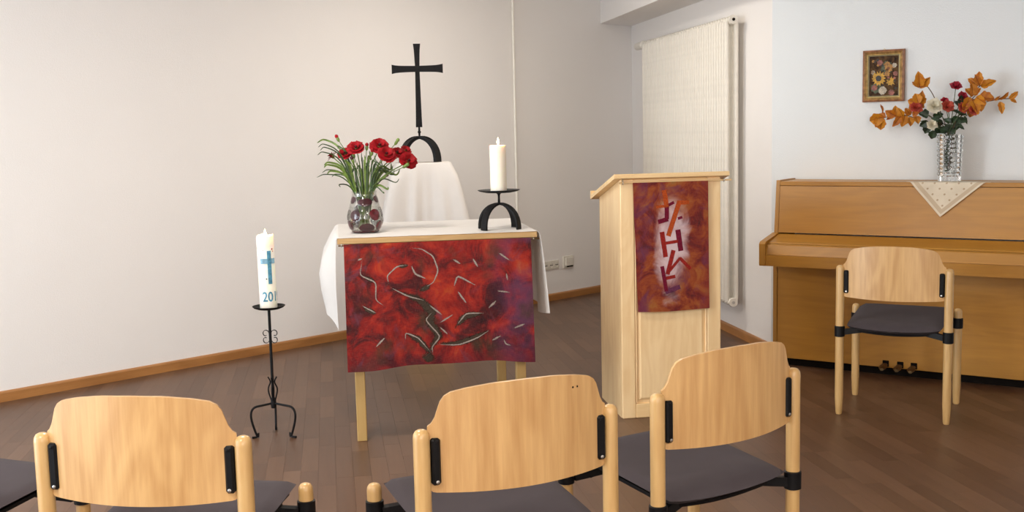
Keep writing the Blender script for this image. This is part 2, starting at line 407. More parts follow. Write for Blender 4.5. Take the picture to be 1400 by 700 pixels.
# fill lamps: opal drums added out of view to brighten the walls
def opal():
    mt, nt, p = new_mat('opal_glass'); p.inputs['Base Color'].default_value = (.9, .88, .84, 1); p.inputs['Emission Color'].default_value = (1, .92, .81, 1); p.inputs['Emission Strength'].default_value = 3.0
    n = noise(nt, coords(nt), 3); nt.links.new(ramp(nt, n, [(.3, (.88, .86, .82)), (.7, (.9, .88, .84))]), p.inputs['Base Color']); return mt
M['opal'] = opal()
FILL_LAMPS = ((0.1, 6.7), (-1.0, 3.9), (-1.4, 1.0), (1.5, 0.2))
for i, (x, y) in enumerate(FILL_LAMPS):
    e = empty('ceiling_lamp', (x, y, HT - .10)); tag(e, ('round opal ceiling lamp between the lectern and the radiator', 'round opal ceiling lamp in front of the altar table', 'round opal ceiling lamp over the left chairs', 'round opal ceiling lamp behind the right chairs')[i], 'lamp', 'opal ceiling lamps')
    MB().lathe([(.20, .07), (.22, .075), (.22, .0995), (.001, .0995)], 40).build('mount', M['white_frame'], e, None, True)
    MB().lathe([(.001, .0), (.14, .004), (.21, .02), (.245, .05), (.24, .072), (.15, .0745), (.001, .0745)], 48).build('diffuser', M['opal'], e, None, True)
    l = bpy.data.lights.new('lamp_light', 'AREA'); l.shape = 'DISK'; l.size = .46; l.energy = FILLW*(.40, .75, .95, .75)[i]; l.color = (1.0, .92, .81)
    o = bpy.data.objects.new('lamp_light', l); C.objects.link(o); o.parent = e; o.location = (0, 0, -.004)
# conduit pipe on the left wall
pp = at_plane(701.5, 130, C0, nL); pp.z = 0
pp = pp + nL*.016
o = tag(MB().tube([pp + Vector((0,0,.06)), pp + Vector((0,0,HT-.002))], .011, 10).build('wall_pipe', M['enamel'], None, pp, True), 'thin white vertical pipe running up the wall behind the iron cross table', 'pipe')
# ------------------------------------------------------------------ radiator on the middle wall
def on_mid(px, py, off): return at_plane(px, py, C0 + nR*off, nR)
rl, rr_ = on_mid(884, 200, .10), on_mid(1000, 200, .10)
u0, u1 = (rl - C0).dot(dR), (rr_ - C0).dot(dR)
zt = on_mid(1000, 20, .10).z; zb = on_mid(1001, 420, .10).z
rad = empty('column_radiator', C0 + dR*u0 + nR*.06, RA)   # local x along the wall, local -y into the room
tag(rad, 'tall cream white column radiator on the wall behind the lectern', 'radiator')
RL = u1 - u0; NC = 40; st = RL/NC
colm = None
for i in range(NC):
    if colm is None:
        mb = MB()
        for yy in (.0, -.062):
            mb.tube([(0, yy, zb+.035), (0, yy, zb+.06), (0, yy, zt-.06), (0, yy, zt-.035)], [.012, .0155, .0155, .012], 8)
        mb.tube([(0, .0, zt-.03), (0, -.062, zt-.03)], .015, 8); mb.tube([(0, .0, zb+.03), (0, -.062, zb+.03)], .015, 8)
        colm = mb.build('column', M['enamel'], rad, None, True); o = colm
    else:
        o = colm.copy(); C.objects.link(o); o.parent = rad
    o.location = (st*(i+.5), 0, 0)
MB().tube([(0, -.031, zt-.03), (RL, -.031, zt-.03)], .026, 12).build('header_pipe', M['enamel'], rad, None, True)
MB().tube([(0, -.031, zb+.03), (RL, -.031, zb+.03)], .026, 12).build('header_pipe', M['enamel'], rad, None, True)
for z in (zt-.03, zb+.03):
    cp = MB().tube([(RL-.002, -.031, z), (RL+.014, -.031, z)], [.030, .028], 16).build('end_cap', M['enamel'], rad, None, True)
    MB().tube([(RL+.013, -.031, z), (RL+.018, -.031, z)], .010, 8).build('plug', M['steel' if z < 1 else 'dark'], cp, None, True)
vz = on_mid(872, 54, .09).z
vl = MB().tube([(-.02, -.031, zt-.03), (-.07, -.031, zt-.03)], .014, 10).build('valve', M['steel'], rad, None, True)
MB().tube([(-.07, -.031, zt-.03), (-.08, -.031, zt-.03), (-.27, -.031, zt-.03), (-.285, -.031, zt-.03)], [.022, .033, .030, .022], 14).build('thermostat_head', M['enamel'], vl, None, True)
for u in (.25, RL-.25):
    for z in (zb+.2, zt-.2): MB().box((u-.015, 0.0, z-.02), (u+.015, .0598, z+.02)).build('wall_bracket', M['enamel'], rad)
# sockets on the left wall
def on_left(px, py, off=0.0): return at_plane(px, py, C0 + nL*off, nL)
def plate(name, px0, px1, py0, py1, label, cat, kids):
    a, b = on_left(px0, (py0+py1)/2), on_left(px1, (py0+py1)/2); c = (a+b)/2; wd = (b-a).length
    zt_, zb_ = on_left((px0+px1)/2, py0).z, on_left((px0+px1)/2, py1).z
    e = empty(name, Vector((c.x, c.y, zb_)), WA); tag(e, label, cat); h = zt_ - zb_
    MB().box((-wd/2, -.012, 0), (wd/2, 0, h), .003).build('cover_plate', M['plastic_w'], e)
    kids(e, wd, h)
def sock(e, wd, h):
    for k in (-1, 0, 1):
        q = MB().lathe([(.020, 0), (.024, .004), (.021, .005), (.019, .0005)], 20).build('socket_insert', M['plastic_w'], e, None, True)
        q.location = (k*wd/3, -.012, h*.5); q.rotation_euler = (PI/2, 0, 0)
        for s in (-1, 1):
            g = MB().lathe([(.004, 0), (.004, .006)], 8).build('pin_hole', M['dark'], q); g.location = (s*.009, 0, 0)
def tele(e, wd, h):
    MB().box((-wd*.36, -.026, h*.18), (wd*.36, -.0122, h*.88), .004).build('device_body', M['plastic_w'], e)
    MB().box((-wd*.3, -.0275, h*.10), (wd*.3, -.0262, h*.20)).build('slot', M['dark'], e)
plate('wall_socket', 741, 763, 356.5, 368.5, 'ivory triple power socket low on the wall right of the altar table', 'socket', sock)
plate('phone_socket', 769, 783, 349.5, 366, 'square ivory outlet box low on the wall left of the lectern', 'outlet', tele)

# ------------------------------------------------------------------ chairs
HP, CW, CD, HF, HC = .7233, .4853, .412, .4774, .4047
def make_chair():
    e = empty('stacking_chair'); R = .0195
    def post(x, y, h):
        prof = [(.013, 0), (.0155, .008), (R, .09), (R, h-.020), (R*.94, h-.011), (R*.72, h-.004), (R*.38, h-.0008), (0.0005, h)]
        return MB().lathe(prof, 20, (x, y, 0))
    for s in (-1, 1):
        lg = post(s*CW/2, 0, HP).build('leg', M['beech_post'], e, None, True, 60)
        MB().lathe([(.0125, -.0), (.0135, .003), (.0125, .006)], 12, (s*CW/2, 0, 0)).build('foot_glide', M['plastic_w'], lg, None, True)
        lg = post(s*CW/2, CD, HF).build('leg', M['beech_post'], e, None, True, 60)
        MB().lathe([(.0125, -.0), (.0135, .003), (.0125, .006)], 12, (s*CW/2, CD, 0)).build('foot_glide', M['plastic_w'], lg, None, True)
        for y in (0, CD):
            MB().lathe([(R+.0005, HC-.026), (R+.0045, HC-.024), (R+.0045, HC+.024), (R+.0005, HC+.026)], 20, (s*CW/2, y, 0)).build('clamp', M['black'], e, None, True)
        for y in (0, CD):      # short arms from the clamps to the seat shell
            x0, x1 = s*(CW/2 - .016), s*(CW/2 - .125); yy = y + (.006 if y == 0 else -.012)
            MB().band([(x0, yy, HC-.004), (s*(CW/2-.05), yy + (.012 if y == 0 else -.012), HC+.001), (x1, yy + (.035 if y == 0 else -.035), HC+.012)], (0, 1, 0), .026, .026).build('support_arm', M['black'], e, None, True)
    for s in (-1, 1): MB().box((s*.125-.011, .03, HC+.002), (s*.125+.011, CD-.04, HC+.020), .004).build('side_rail', M['black'], e)
    for y, nm in ((.055, 'back_apron'), (CD-.040, 'front_apron')):
        xs_ = [(-1 + 2*i/16)*(CW/2-.06) for i in range(17)]; q_ = [1-(x/(CW/2-.06))**2 for x in xs_]
        up_ = .424 if y < .1 else .452
        MB().prism([(x, y, up_) for x in xs_] + [(x, y, HC - .012 + .016*min(1, w2*1.6)) for x, w2 in reversed(list(zip(xs_, q_)))], (0, .024, 0)).build(nm, M['black'], e)
    # seat shell and cushion
    def surf(u, v, dz):
        x = u*(CW/2-.024)*(1.0 - .02*(1-v))
        y = -.012 + v*(CD + .040)
        z = .450 + .040*v - .014*(1-u*u)*(1-abs(2*v-1)**2)*1.0 - .010*max(0, v-.85)**2/.0225 + .004*(1-u*u) - .020*(1-u*u)*max(0, 1-v/.30)**1.5
        return Vector((x, y, z + dz))
    nu, nv = 16, 14; top = []; bot = []
    for i in range(nu+1):
        u = -1 + 2*i/nu; u = math.copysign(abs(u)**.8, u); rt_ = []; rb = []
        for j in range(nv+1):
            v = j/nv; v = .5 + .5*math.copysign(abs(2*v-1)**.8, 2*v-1)
            q = max(0.0, 1 - max(abs(u), abs(2*v-1))**7)**.5
            # rounded corners in plan
            k = 1 - .035*(abs(u)**6)*(abs(2*v-1)**6)
            p = surf(u*k, .5 + (v-.5)*k, 0)
            rt_.append(p + Vector((0, 0, .016*q - .016))); rb.append(p + Vector((0, 0, -(.014 + .012*max(0, 1-v/.4))*q - .016)))
        top.append(rt_); bot.append(rb)
    mb = MB(); mb.grid(top); mb.grid(bot)
    mb.build('seat', M['seat'], e, None, True, 75)
    sh = [[surf(-.9+1.8*i/10, .06+.88*j/8, -.036 - .006*(1-(-.9+1.8*i/10)**2)) for j in range(9)] for i in range(11)]
    MB().sheet(sh, .010).build('seat_shell', M['black'], e, None, True)
    # plywood backrest
    Wi = CW/2 - .016
    tab = [(0, .004), (.008, .010), (.016, .024), (.022, .042), (.028, .060), (.037, .073), (.052, .082), (.09, .090), (.15, .097), (.3, .100)]
    def topz(x):
        d = Wi - abs(x)
        for (a, za), (b, zb_) in zip(tab, tab[1:]):
            if d <= b: return HP + za + (zb_-za)*(d-a)/(b-a)
        return HP + .1
    def ply(x, z):
        return Vector((x, .004 - .046*(1-(x/Wi)**2) - .02*max(0, (z-HP+.15))*0, z))
    xs = sorted({*[Wi*(-1+2*i/26) for i in range(27)], *[s*(Wi-d) for d, _ in tab[:7] for s in (-1, 1)]})
    P = []
    for x in xs:
        d = Wi - abs(x); zl = HP - .150 - .006*(1-(x/Wi)**2) + (.012*(1-min(1, d/.012))**2)
        zh = topz(x); P.append([ply(x, zl + (zh-zl)*j/14) for j in range(15)])
    MB().sheet(P, .0105).build('backrest', M['beech'], e, None, True, 50)
    for s in (-1, 1):
        x0, x1 = s*(CW/2 - .019), s*(CW/2 - .041)
        br = MB().box((min(x0, x1), -.017, HP-.132), (max(x0, x1), .003, HP-.022), .005).build('back_bracket', M['black'], e)
        for z in (HP-.124, HP-.030):
            MB().lathe([(.0045, 0), (.0045, .0015), (.002, .0025)], 10).build('screw', M['steel'] if z < HP-.1 else M['black'], br, None, True)
            q = C.objects[-1] if False else br.children[-1]; q.location = (s*(CW/2-.031), -.017, z); q.rotation_euler = (PI/2, 0, 0)
    return e
GRP = 'beech stacking chairs'
chA = make_chair()
def put(o, x, y, rz, label):
    o.location = (x, y, 0); o.rotation_euler = (0, 0, rz); tag(o, label, 'chair', GRP)
put(chA, -.8574, 2.443, -.1341, 'beech stacking chair seen from behind in front of the floor candlestick')
chB = copy_tree(chA); put(chB, .0072, 2.5222, .4054, 'beech stacking chair with two small dents in its backrest, in front of the altar table')
chC = copy_tree(chA); put(chC, .5655, 2.8444, .5592, 'beech stacking chair with grey seat in front of the lectern')
chD = copy_tree(chA); put(chD, 1.7735, 5.0469, -.4872, 'beech stacking chair pushed up to the upright piano')
chE = copy_tree(chA)
thE = -.38; fr = at_z(113.5, 688, HC-.026); fr.z = 0; cE = fr - Vector((math.cos(thE)*CW/2 - math.sin(thE)*CD, math.sin(thE)*CW/2 + math.cos(thE)*CD, 0))
put(chE, cE.x, cE.y, thE, 'chair at the left edge of the picture, only its blue-grey seat showing')
for k, (dx, dz) in enumerate(((.127, .062), (.140, .062))):        # dents in chair B's backrest
    Wi = CW/2 - .016; y = .004 - .046*(1-(dx/Wi)**2) - .0055
    q = MB().lathe([(.0026, 0), (.002, .001)], 8).build('dent', M['dark'], chB); q.location = (dx, y, HP+dz); q.rotation_euler = (PI/2, 0, 0)

# ------------------------------------------------------------------ altar table
TX, TY, TT, TW, TD, TH = -.773, 4.8277, .1483, .9, .7664, .9362
tab = empty('altar_table', (TX, TY, 0), TT)
tag(tab, 'plain light wooden altar table under a white cloth and red hanging', 'table')
TZ = TH - .0014
MB().box((0, 0, TZ-.027), (TW, TD, TZ), .003).build('tabletop', M['table'], tab)
for x, y in ((.055, .03), (TW-.105, .03), (.055, TD-.08), (TW-.105, TD-.08)):
    MB().box((x, y, 0), (x+.045, y+.045, TZ-.027), .003).build('leg', M['leg_wood'], tab)
for y in (.04, TD-.062): MB().box((.1, y, TZ-.107), (TW-.105, y+.022, TZ-.027)).build('apron', M['table'], tab)
for x in (.066, TW-.094): MB().box((x, .075, TZ-.107), (x+.022, TD-.08, TZ-.027)).build('apron', M['table'], tab)
MB().tube([(.004, -.006, TZ-.0315), (TW-.0-.004+.012, -.006, TZ-.0315)], .0035, 8).build('hanging_rod', M['brass'], tab, None, True)
for x in (.018, TW-.02):
    pts = [(x, -.006 + .007*math.sin(a), TZ-.0315 + .007*math.cos(a)) for a in [i*2*PI/10 for i in range(10)]] + [(x, -.004, TZ-.0245)]
    MB().tube(pts, .0018, 6).build('eye_hook', M['steel'], tab, None, True)
def tw(x, y, z):
    c, s = math.cos(TT), math.sin(TT); return Vector((TX + c*x - s*y, TY + s*x + c*y, z))
# white cloth: lies on the top, hangs at both ends and at the back
P = []
rows = [-.40, -.34, -.28, -.2, -.12, -.06, -.03, -.012, 0, .006] + [TW*i/14 for i in range(1, 14)] + [TW-.006, TW, TW+.012, TW+.03, TW+.06, TW+.12, TW+.2, TW+.28, TW+.34, TW+.385]
for x in rows:
    r = []
    for j in range(25):
        v = j/24; y = -.0005 + v*(TD + .004); z = TH
        if x < 0:
            dpt = -x; dd = dpt*(1.0 + .05*math.sin(v*11+1.2)) ; vv = min(1, v/.42); vv = vv*vv*(3-2*vv); out = .004 + .086*min(1, dpt/.16)**.8*(.10 + .90*vv)*(.92 + .12*math.sin(v*15+dpt*9)) * (1 - .25*max(0, dpt-.25)/.15)
            xx = -out; z = TH - max(0, dd - .004); yy = y + .01*math.sin(dpt*20+v*5)*min(1, dpt*6)
        elif x > TW:
            dpt = x - TW; out = .004 + .045*(dpt/.4)**.6*(.8 + .4*math.sin(v*14+2.4)); xx = TW + out; z = TH - max(0, dpt*(1+.03*math.sin(v*8)) - .004); yy = y
        else:
            xx = x; yy = y; z = TH + .0012*math.sin(x*23+v*7)**2
        r.append(tw(xx, yy, z))
    P.append(r)
org = tw(TW/2, TD/2, 0); org.z = TH
tag(MB().sheet(P, .0018).build('tablecloth', M['linen'], None, org, True, 80), 'white linen cloth covering the altar table and hanging at its ends', 'tablecloth')

# painted hangings -------------------------------------------------------------
def hanging_mat(name, kind):
    mt, nt, p = new_mat(name); v = coords(nt); sep = nt.nodes.new('ShaderNodeSeparateXYZ'); nt.links.new(v, sep.inputs[0]); x, z = sep.outputs[0], sep.outputs[2]
    n1 = noise(nt, mapping(nt, v, (8, 1, 8)), 1, 6, .66, .9); n2 = noise(nt, mapping(nt, v, (9, 1, 7), (0,0,0), (3, 1, 5)), 1, 4, .6, .8); n3 = noise(nt, mapping(nt, v, (5, 1, 5), (0,0,0), (8, 2, 1)), 1, 3)
    weave = math_(nt, 'ADD', noise(nt, mapping(nt, v, (40, 1, 700)), 1, 2), noise(nt, mapping(nt, v, (700, 1, 40)), 1, 2))
    if kind == 'altar':
        base = ramp(nt, n1, [(.30, (.016, .003, .005)), (.42, (.07, .005, .006)), (.52, (.20, .008, .006)), (.63, (.32, .020, .008)), (.72, (.36, .060, .012)), (.82, (.34, .11, .02))])
        base = mix(nt, math_(nt, 'MULTIPLY', smooth(nt, n2, .55, .75), .8), base, (.10, .035, .06))
        base = mix(nt, math_(nt, 'MULTIPLY', smooth(nt, x, .60, .80), math_(nt, 'MULTIPLY', smooth(nt, n3, .38, .6), .85)), base, (.085, .030, .075))
        base = mix(nt, math_(nt, 'MULTIPLY', smooth(nt, n3, .54, .72), .85), base, (.040, .026, .012))
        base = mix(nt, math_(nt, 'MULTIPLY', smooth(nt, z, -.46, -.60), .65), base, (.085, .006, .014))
    else:
        base = ramp(nt, n1, [(.30, (.035, .008, .010)), (.42, (.15, .014, .012)), (.53, (.27, .055, .014)), (.64, (.32, .11, .024)), (.76, (.24, .12, .035))])
        base = mix(nt, math_(nt, 'MULTIPLY', smooth(nt, n2, .50, .72), .8), base, (.115, .028, .075))
        # pale glow painted behind the letters, dark red rim
        dx = math_(nt, 'MULTIPLY', math_(nt, 'SUBTRACT', x, .183), 1/.082); dz = math_(nt, 'MULTIPLY', math_(nt, 'ADD', z, .30), 1/.25)
        rr2 = math_(nt, 'ADD', math_(nt, 'MULTIPLY', dx, dx), math_(nt, 'MULTIPLY', dz, dz)); rr2 = math_(nt, 'ADD', rr2, math_(nt, 'MULTIPLY', math_(nt, 'SUBTRACT', n2, .5), 2.6))
        base = mix(nt, math_(nt, 'MULTIPLY', math_(nt, 'SUBTRACT', 1.0, smooth(nt, rr2, -.1, 1.25)), .95), base, (.64, .50, .53))
        base = mix(nt, math_(nt, 'MULTIPLY', smooth(nt, rr2, 3.2, 7.0), .55), base, (.17, .008, .020))
    base = mix(nt, math_(nt, 'MULTIPLY', smooth(nt, weave, .95, 1.25), .12), base, (.36, .16, .12))
    nt.links.new(base, p.inputs['Base Color']); p.inputs['Roughness'].default_value = .8; p.inputs['Specular IOR Level'].default_value = .25
    bump(nt, p, weave, .35, .002); return mt
def ribbon(mb, pts, wid, surf, off, taper=True):
    """painted stroke along (u,v) points on the cloth surface; returns how far each vertex lies from the stroke's rim"""
    q = []
    for a, b in zip(pts, pts[1:]):
        for i in range(5): q.append(Vector((*a, 0)).lerp(Vector((*b, 0)), i/5))
    q.append(Vector((*pts[-1], 0)))
    if taper: q = [q[0]] + [(q[i-1] + q[i]*2 + q[i+1])/4 for i in range(1, len(q)-1)] + [q[-1]]
    n = len(q); P = []; rim = []
    for i, p in enumerate(q):
        t = (q[min(i+1, n-1)] - q[max(i-1, 0)]).normalized(); nn = Vector((-t.y, t.x, 0)); k = wid*(1 if not taper else (.35 + .65*math.sin(PI*(i+.4)/(n-.2))))
        P.append([surf((p + nn*k*c/2).x, (p + nn*k*c/2).y) + off for c in (-1, -.5, 0, .5, 1)]); e_ = 1 if not taper else min(1, 3.2*i/n + .15, 3.2*(n-1-i)/n + .15)
        rim += [e_*(1-abs(c)) for c in (-1, -.5, 0, .5, 1)]
    mb.grid(P); return rim
def paint(name, mb, rim, mat, parent):
    o = mb.build(name, mat, parent); at_ = o.data.attributes.new('rim', 'FLOAT', 'POINT'); at_.data.foreach_set('value', rim); return o
def brushed(name, col, cut, edge=.9):
    mt, nt, p = new_mat(name); v = coords(nt); n = noise(nt, v, 55, 4, .7); n2 = noise(nt, v, 160, 3, .6); p.inputs['Roughness'].default_value = .85; p.inputs['Specular IOR Level'].default_value = .1
    nt.links.new(ramp(nt, n2, [(.3, tuple(c*.55 for c in col)), (.7, col)]), p.inputs['Base Color'])
    a_ = nt.nodes.new('ShaderNodeAttribute'); a_.attribute_name = 'rim'
    f = math_(nt, 'ADD', math_(nt, 'MULTIPLY', a_.outputs['Fac'], edge), math_(nt, 'ADD', math_(nt, 'MULTIPLY', n, .7), math_(nt, 'MULTIPLY', n2, .3)))
    nt.links.new(smooth(nt, f, cut, cut + .35), p.inputs['Alpha']); return mt
AX0, AX1, AZ0, AH = .028, .868, TZ-.0262, .566
def altar_surf(x, d):
    """x across from the cloth's left edge, d down from the rod; local table axes"""
    k = d/AH; s = (AX1-AX0)
    return Vector((x + .012*k*(x/s - .35), -.0105 - .006*k*math.sin(x*9+.6) - .003*math.sin(x*31+d*6)*k - .006*k, -d - .010*k*math.sin(x*5.2+2.2) - .004*k*math.sin(x*17)))
par = MB()
PG = [[altar_surf((AX1-AX0)*i/42, AH*j/26) for j in range(27)] for i in range(43)]
par.sheet(PG, .0022)
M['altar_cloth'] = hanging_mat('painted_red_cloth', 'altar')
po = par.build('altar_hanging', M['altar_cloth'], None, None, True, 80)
po.location = tw(AX0, 0, AZ0); po.rotation_euler = (0, 0, TT)
tag(po, 'red painted cloth with grey branching lines hanging from the altar table front', 'wall hanging')
M['stroke'] = plain('grey_paint', (.24, .20, .175), .8, 0, .38, 40); M['stroke_d'] = plain('dark_olive_paint', (.052, .038, .028), .8, 0, .4, 30)
M['stroke'] = brushed('grey_brush_paint', (.36, .29, .25), .62, .9); M['stroke_d'] = brushed('dark_brush_paint', (.060, .042, .030), .62, .7)
def conv(X, Y):
    u = (X-35)/890; t = 55-35*u; b = 668-53*u
    return ((AX1-AX0)*u, AH*(Y-t)/(b-t))
dk = [([(408,645),(425,570),(470,500),(425,435),(440,385),(385,330),(320,300),(240,258)], .022), ([(430,600),(370,520),(310,492)], .016), ([(440,540),(560,540),(650,508),(715,472)], .014), ([(540,470),(600,400),(690,396)], .016), ([(280,160),(340,155)], .012), ([(180,235),(120,205)], .010), ([(380,285),(440,250)], .014), ([(110,350),(180,388)], .012), ([(408,640),(425,585)], .03)]
lt = [([(437,600),(432,560),(475,505),(405,425),(440,385)], .006), ([(425,350),(490,402)], .007), ([(470,440),(540,395)], .007), ([(240,258),(330,310),(410,330)], .006), ([(240,250),(232,205),(280,160),(345,152)], .006), ([(385,280),(450,240),(475,180),(452,110),(400,76),(350,70)], .006), ([(345,150),(365,200),(425,225)], .008), ([(120,120),(105,200),(180,235),(175,320),(228,360)], .0055), ([(440,545),(560,548),(650,515),(715,472)], .006), ([(550,455),(600,392),(690,392)], .006), ([(430,590),(370,515),(310,488),(308,530)], .006), ([(165,550),(215,500)], .008), ([(545,265),(565,205),(660,260)], .008), ([(562,280),(605,345)], .008), ([(545,125),(585,150)], .008), ([(640,120),(665,165)], .009), ([(760,90),(820,130)], .008), ([(800,190),(805,230)], .007), ([(750,280),(815,285)], .007), ([(705,370),(750,325)], .009), ([(820,460),(885,430)], .008), ([(715,530),(765,500)], .008), ([(775,515),(785,540),(815,545)], .006), ([(95,130),(120,120)], .007), ([(110,345),(180,385)], .006), ([(470,455),(515,500)], .007)]
for arr, mt, off in ((dk, M['stroke_d'], -.0016), (lt, M['stroke'], -.0020)):
    for pts, wd in arr:
        mb = MB(); rim = ribbon(mb, [conv(*p) for p in pts], wd*(3.0 if mt is M['stroke_d'] else 1.5), altar_surf, Vector((0, off*.85, 0))); paint('painted_line', mb, rim, mt, po)

# ------------------------------------------------------------------ lectern
LX, LY, LT, LW, LD, LH = .5159, 5.1541, .1427, .4914, .4423, 1.1511
lec = empty('lectern', (LX, LY, 0), LT); tag(lec, 'pale spruce lectern with slanted top and painted cloth on its front', 'lectern')
SL = math.tan(.235)
def ztop(y): return LH - .0 - SL*y
t = .022
for x in (0, LW-t):   # sides, cut to the slope
    MB().prism([(x, t, 0), (x, LD, 0), (x, LD, ztop(LD)), (x, t, ztop(t))], (t, 0, 0)).build('side_panel', M['spruce'], lec)
FS = .066
for x in (0, LW-FS): MB().box((x, 0, 0), (x+FS, t-.0005, LH), .003).build('stile', M['spruce'], lec)
MB().box((FS+.0005, 0, 0), (LW-FS-.0005, t-.0005, .070), .003).build('bottom_rail', M['spruce_x'], lec)
MB().box((FS+.0005, 0, LH-.08), (LW-FS-.0005, t-.0005, LH), .003).build('top_rail', M['spruce_x'], lec)
a0, a1, c0, c1 = FS, LW-FS, .070, LH-.08; e = .028
mb = MB(); mb.add([(a0, .012, c0), (a1, .012, c0), (a1, .012, c1), (a0, .012, c1), (a0+e, .003, c0+e), (a1-e, .003, c0+e), (a1-e, .003, c1-e), (a0+e, .003, c1-e), (a0+e*.55, .010, c0+e*.55), (a1-e*.55, .010, c0+e*.55), (a1-e*.55, .010, c1-e*.55), (a0+e*.55, .010, c1-e*.55)],
    [(4,5,6,7)] + [(i, (i+1)%4, 8+(i+1)%4, 8+i) for i in range(4)] + [(8+i, 8+(i+1)%4, 4+(i+1)%4, 4+i) for i in range(4)])
mb.add([(a0, .012, c0), (a1, .012, c0), (a1, .012, c1), (a0, .012, c1), (a0, .016, c0), (a1, .016, c0), (a1, .016, c1), (a0, .016, c1)], [(7,6,5,4)])
mb.build('front_panel', M['spruce'], lec)
for i in range(2):     # small mouldings beside the panel
    x = (a0 + .002, a1 - .010)[i]; MB().box((x, .001, c0+.002), (x+.008, .0115, c1-.002), .003).build('moulding', M['spruce'], lec)
MB().box((.05, LD-.03, .12), (LW-.05, LD-.012, .14)).build('shelf', M['spruce_x'], lec)
# slanted top board
f0, f1 = -.030, LD+.060; th = .020
def zt2(y): return LH + .0008 - SL*y
MB().prism([(-.034, f0, zt2(f0)), (-.034, f1, zt2(f1)), (-.034, f1, zt2(f1)+th), (-.034, f0+.004, zt2(f0)+th), (-.034, f0, zt2(f0)+th-.004)], (LW+.068, 0, 0)).build('top_board', M['spruce_x'], lec)
MB().prism([(-.034, f1-.022, zt2(f1-.022)+th), (-.034, f1, zt2(f1)+th), (-.034, f1, zt2(f1)+th+.022), (-.034, f1-.022, zt2(f1-.022)+th+.020)], (LW+.068, 0, 0)).build('book_ledge', M['spruce_x'], lec)
zr = LH - .014
MB().tube([(-.010, -.011, zr), (LW+.050, -.011, zr)], .004, 8).build('hanging_rod', M['spruce_x'], lec, None, True)
for x in (.010, LW+.012):
    pts = [(x, -.011 + .008*math.sin(a), zr + .008*math.cos(a)) for a in [i*2*PI/10 for i in range(10)]] + [(x, -.011, zr+.020)]
    MB().tube(pts, .002, 6).build('eye_hook', M['steel'], lec, None, True)
BX0, BX1, BH = .058, .425, .615
def lec_surf(x, d):
    k = d/BH; s = BX1-BX0
    return Vector((x + .018*k*(1-x/s) + .004*k*(x/s), -.0135 - .002*math.sin(x*14+1)*k - .004*k*k, -d - .004*k*math.sin(x*11) ))
mb = MB(); mb.sheet([[lec_surf((BX1-BX0)*i/24, BH*j/24) for j in range(25)] for i in range(25)], .0022)
M['lec_cloth'] = hanging_mat('painted_letter_cloth', 'lectern')
lo = mb.build('lectern_hanging', M['lec_cloth'], None, None, True, 80)
c_, s_ = math.cos(LT), math.sin(LT); lo.location = (LX + c_*BX0, LY + s_*BX0, zr - .001); lo.rotation_euler = (0, 0, LT)
tag(lo, 'narrow red and orange painted cloth with the letters JAHWE on the lectern', 'wall hanging')
def conl(X, Y):
    v = (Y-20)/650; xl = 30 + 32*v; xr = 418 + 7*v; return ((BX1-BX0)*(X-xl)/(xr-xl), BH*v)
cols = {'r': brushed('letter_red', (.33, .025, .02), .30, 1.0), 'o': brushed('letter_orange', (.50, .085, .02), .30, 1.0), 'm': brushed('letter_maroon', (.19, .012, .035), .30, 1.0), 'p': brushed('letter_purple', (.15, .04, .09), .30, 1.0)}
for pts, cc, wd in ([(190,60),(205,150)], 'o', .022), ([(205,140),(205,205)], 'm', .020), ([(212,205),(160,218)], 'm', .020), ([(150,142),(195,140)], 'o', .012), ([(205,140),(242,122)], 'm', .013), \
    ([(270,118),(213,290)], 'o', .022), ([(262,125),(320,125)], 'o', .018), ([(262,205),(285,198)], 'm', .012), \
    ([(180,268),(200,395)], 'r', .022), ([(262,260),(278,368)], 'm', .024), ([(190,326),(266,318)], 'r', .014), \
    ([(240,362),(210,482)], 'r', .020), ([(208,480),(275,402)], 'r', .013), ([(272,402),(328,462)], 'r', .015), \
    ([(182,440),(205,568)], 'm', .018), ([(200,502),(250,494)], 'r', .015), ([(200,572),(275,548)], 'p', .020):
    mb = MB(); rim = ribbon(mb, [conl(*p) for p in pts], wd*1.1, lec_surf, Vector((0, -.0016, 0)), False); paint('painted_letter_stroke', mb, rim, cols[cc], lo)

# ------------------------------------------------------------------ upright piano
PX, PY, PW, PHT = 1.5133, 6.2927, 1.4429, 1.0733
pi = empty('upright_piano', (PX, PY, 0), PA); tag(pi, 'closed light brown upright piano against the white wall', 'piano')
PDp = .31; s = .022
# local: x along the front, +y towards the wall, front of the lower panel at y = 0
ck = [(-.0, .0), (.0, .60), (-.215, .605), (-.218, .735), (-.20, .742), (.008, .772), (.045, PHT), (PDp, PHT), (PDp, .0)]
for x in (0, PW-s):
    mb = MB(); a = [(x, y, z) for y, z in ((-.005, .0), (-.005, .62), (.004, .74), (.045, PHT), (PDp, PHT), (PDp, 0))]; mb.prism(a, (s, 0, 0)); mb.build('side_panel', M['piano'], pi)
for x in (-.006, PW-.029):
    MB().prism([(x, .003, .606), (x, -.214, .606), (x, -.219, .612), (x, -.219, .730), (x, -.205, .742), (x, .003, .775)], (.035, 0, 0)).build('key_cheek', M['piano'], pi)
MB().box((s+.001, 0, .045), (PW-s-.001, .018, .60), .002).build('lower_panel', M['piano_x'], pi)
MB().box((s+.001, .030, .0), (PW-s-.001, .05, .044)).build('plinth', M['dark'], pi)
MB().prism([(s+.001, .012, .775), (s+.001, .042, PHT-.032), (s+.001, .060, PHT-.032), (s+.001, .032, .775)], (PW-2*s-.002, 0, 0)).build('upper_panel', M['piano_x'], pi)
MB().box((s+.001, .040, PHT-.030), (PW-s-.001, PDp, PHT-.006), .002).build('lid', M['piano_x'], pi)
